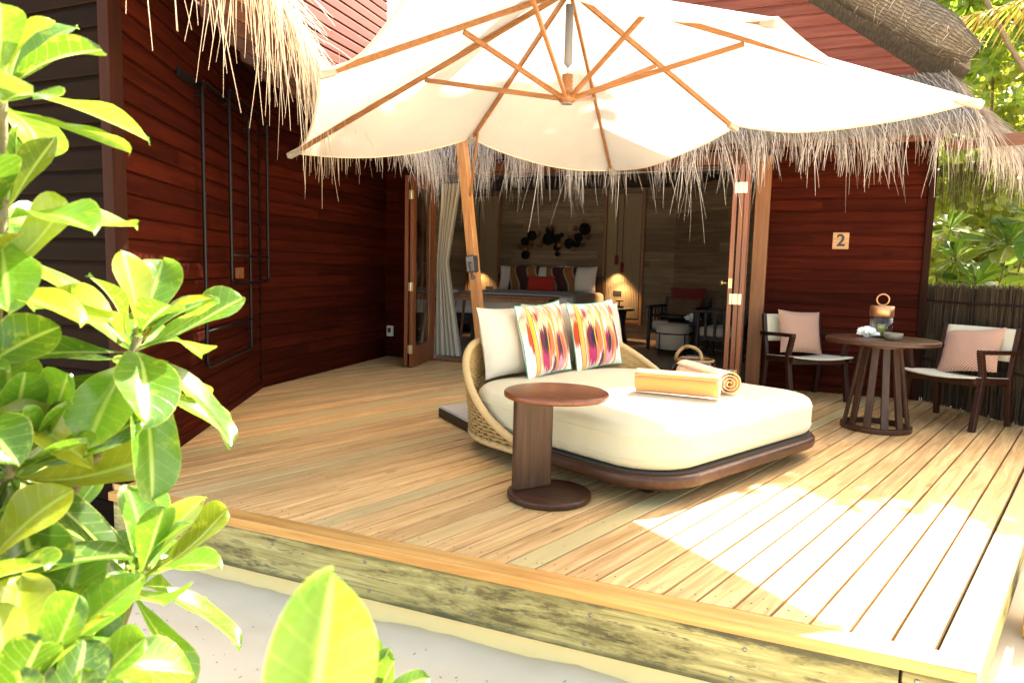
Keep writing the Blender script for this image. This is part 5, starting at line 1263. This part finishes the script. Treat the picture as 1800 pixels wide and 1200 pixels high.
tree('green leafy tree standing beyond the reed fence', (3.6, 14.0, -.38), 3.2, [((2.1, 13.2, 2.3), (1.0, 1.0, 1.2), 1300), ((3.0, 13.4, 3.2), (1.2, 1.0, 1.0), 1200), ((2.6, 12.8, 1.2), (1.2, .9, 1.0), 1200)], 'tree_leaf2', 6, .20)
tree('deep green tree at the back of the garden', (4.5, 19, -.38), 5.5, [((2.2, 18, 2.2), (2.2, 1.5, 2.2), 1700), ((4.2, 18.5, 5.0), (2.4, 1.6, 2.6), 1800), ((2.0, 19, 6.2), (2.0, 1.5, 1.6), 1400)], 'tree_leaf', 8, .26)
tree('out of view leafy tree added behind the bungalow ridge to keep sun off the deck', (-.9, 13.7, -.38), 7.6, [((-.9, 9.9, 8.6), (1.0, .8, .6), 1300), ((-1.2, 12.2, 8.3), (1.6, 1.4, .9), 1300)], 'tree_leaf', 9, .22)  # added above the view, its crown blocks a sliver of sun on the left deck
# neighbouring thatched roof glimpsed through the leaves
nb = thing('thatched_hut', 'grey thatched hut roof glimpsed through the leaves', 'hut', (2.5, 17.0, -.38))
mb = MB(); mb.rings([[(-1.8, -1.6, 2.0), (2.2, -1.6, 2.0), (2.2, 1.6, 2.0), (-1.8, 1.6, 2.0)], [(-.5, -.2, 3.2), (1, -.2, 3.2), (1, .2, 3.2), (-.5, .2, 3.2)]]); mb.obj('roof', 'thatch_roof', nb)
mb = MB(); mb.box((.2, 0, 1.0), (3.2, 2.4, 2.0)); mb.obj('wall', 'siding', nb)
# coconut palm fronds
def frond(t, inv, p0, d0, ln, droop, seed, mat, leaf_len=.85, n=52, side=None):
    r_ = random.Random(seed); mb = MB(); pos = Vector(p0); d = Vector(d0).normalized(); pts = [pos.copy()]; ds = [d.copy()]
    for k in range(24): pos = pos + d * ln / 24; d = (d + Vector((0, 0, -droop / 24))).normalized(); pts.append(pos.copy()); ds.append(d.copy())
    mb.tube(pts, [.018 * (1 - .8 * k / 24) + .003 for k in range(25)], 6); o = mb.obj('midrib', 'palm', t, smooth=True); o.matrix_local = inv
    lf = MB()
    for k in range(n):
        f = .08 + .92 * k / n; i_ = min(23, int(f * 24)); p = pts[i_].lerp(pts[i_ + 1], f * 24 - i_); dd = ds[i_]; sd = dd.cross(Vector((0, 0, 1))).normalized()
        for s in (-1, 1):
            l = leaf_len * (.5 + .6 * math.sin(min(1, f * 1.2) * math.pi * .85)) * r_.uniform(.85, 1.1); e = (sd * s * .75 + dd * .55 + Vector((0, 0, -.15 + r_.gauss(0, .08)))).normalized()
            a = p.copy(); w = .020; b0 = len(lf.v); m_ = 5
            for j in range(m_ + 1):
                ww = w * (1 - (j / m_) ** 2) + .001; nrm = dd; lf.v += [a - dd * ww, a + dd * ww + Vector((0, 0, -.004))]; a = a + e * l / m_; e = (e + Vector((0, 0, -.30))).normalized()
            for j in range(m_): q_ = b0 + 2 * j; lf.f.append((q_, q_ + 1, q_ + 3, q_ + 2))
    o = lf.obj('leaflets', mat, t); o.matrix_local = inv; stuff(o)
pb = Vector((5.2, 11.0, -.38)); pm = thing('palm_tree', 'coconut palm with yellowing drooping fronds behind the thatch', 'palm tree', pb); inv = Matrix.Translation(-pb)
mb = MB(); stem_tube(mb, pb, pb + Vector((-.3, .2, 5.6)), .16, .10, .3, 2); o = mb.obj('trunk', 'bark', pm, smooth=True); o.matrix_local = inv
pc = pb + Vector((-.3, .2, 5.55))
for k, (dx, dy, dz, ln_2, dr, mt2) in enumerate(((-1, -.06, -.13, 4.4, .16, 'palm'), (-.8, .5, .45, 3.6, 1.1, 'palm_g'), (-.6, -.9, .5, 3.4, 1.2, 'palm_g'), (.4, -1, .5, 3.2, 1.2, 'palm_g'), (1, .2, .6, 3.3, 1.2, 'palm_g'), (.1, 1, .6, 3.3, 1.2, 'palm_g'), (-1, .15, .55, 3.9, .95, 'palm_g'))):
    frond(pm, inv, pc, (dx, dy, dz), ln_2, dr, 40 + k, mt2)
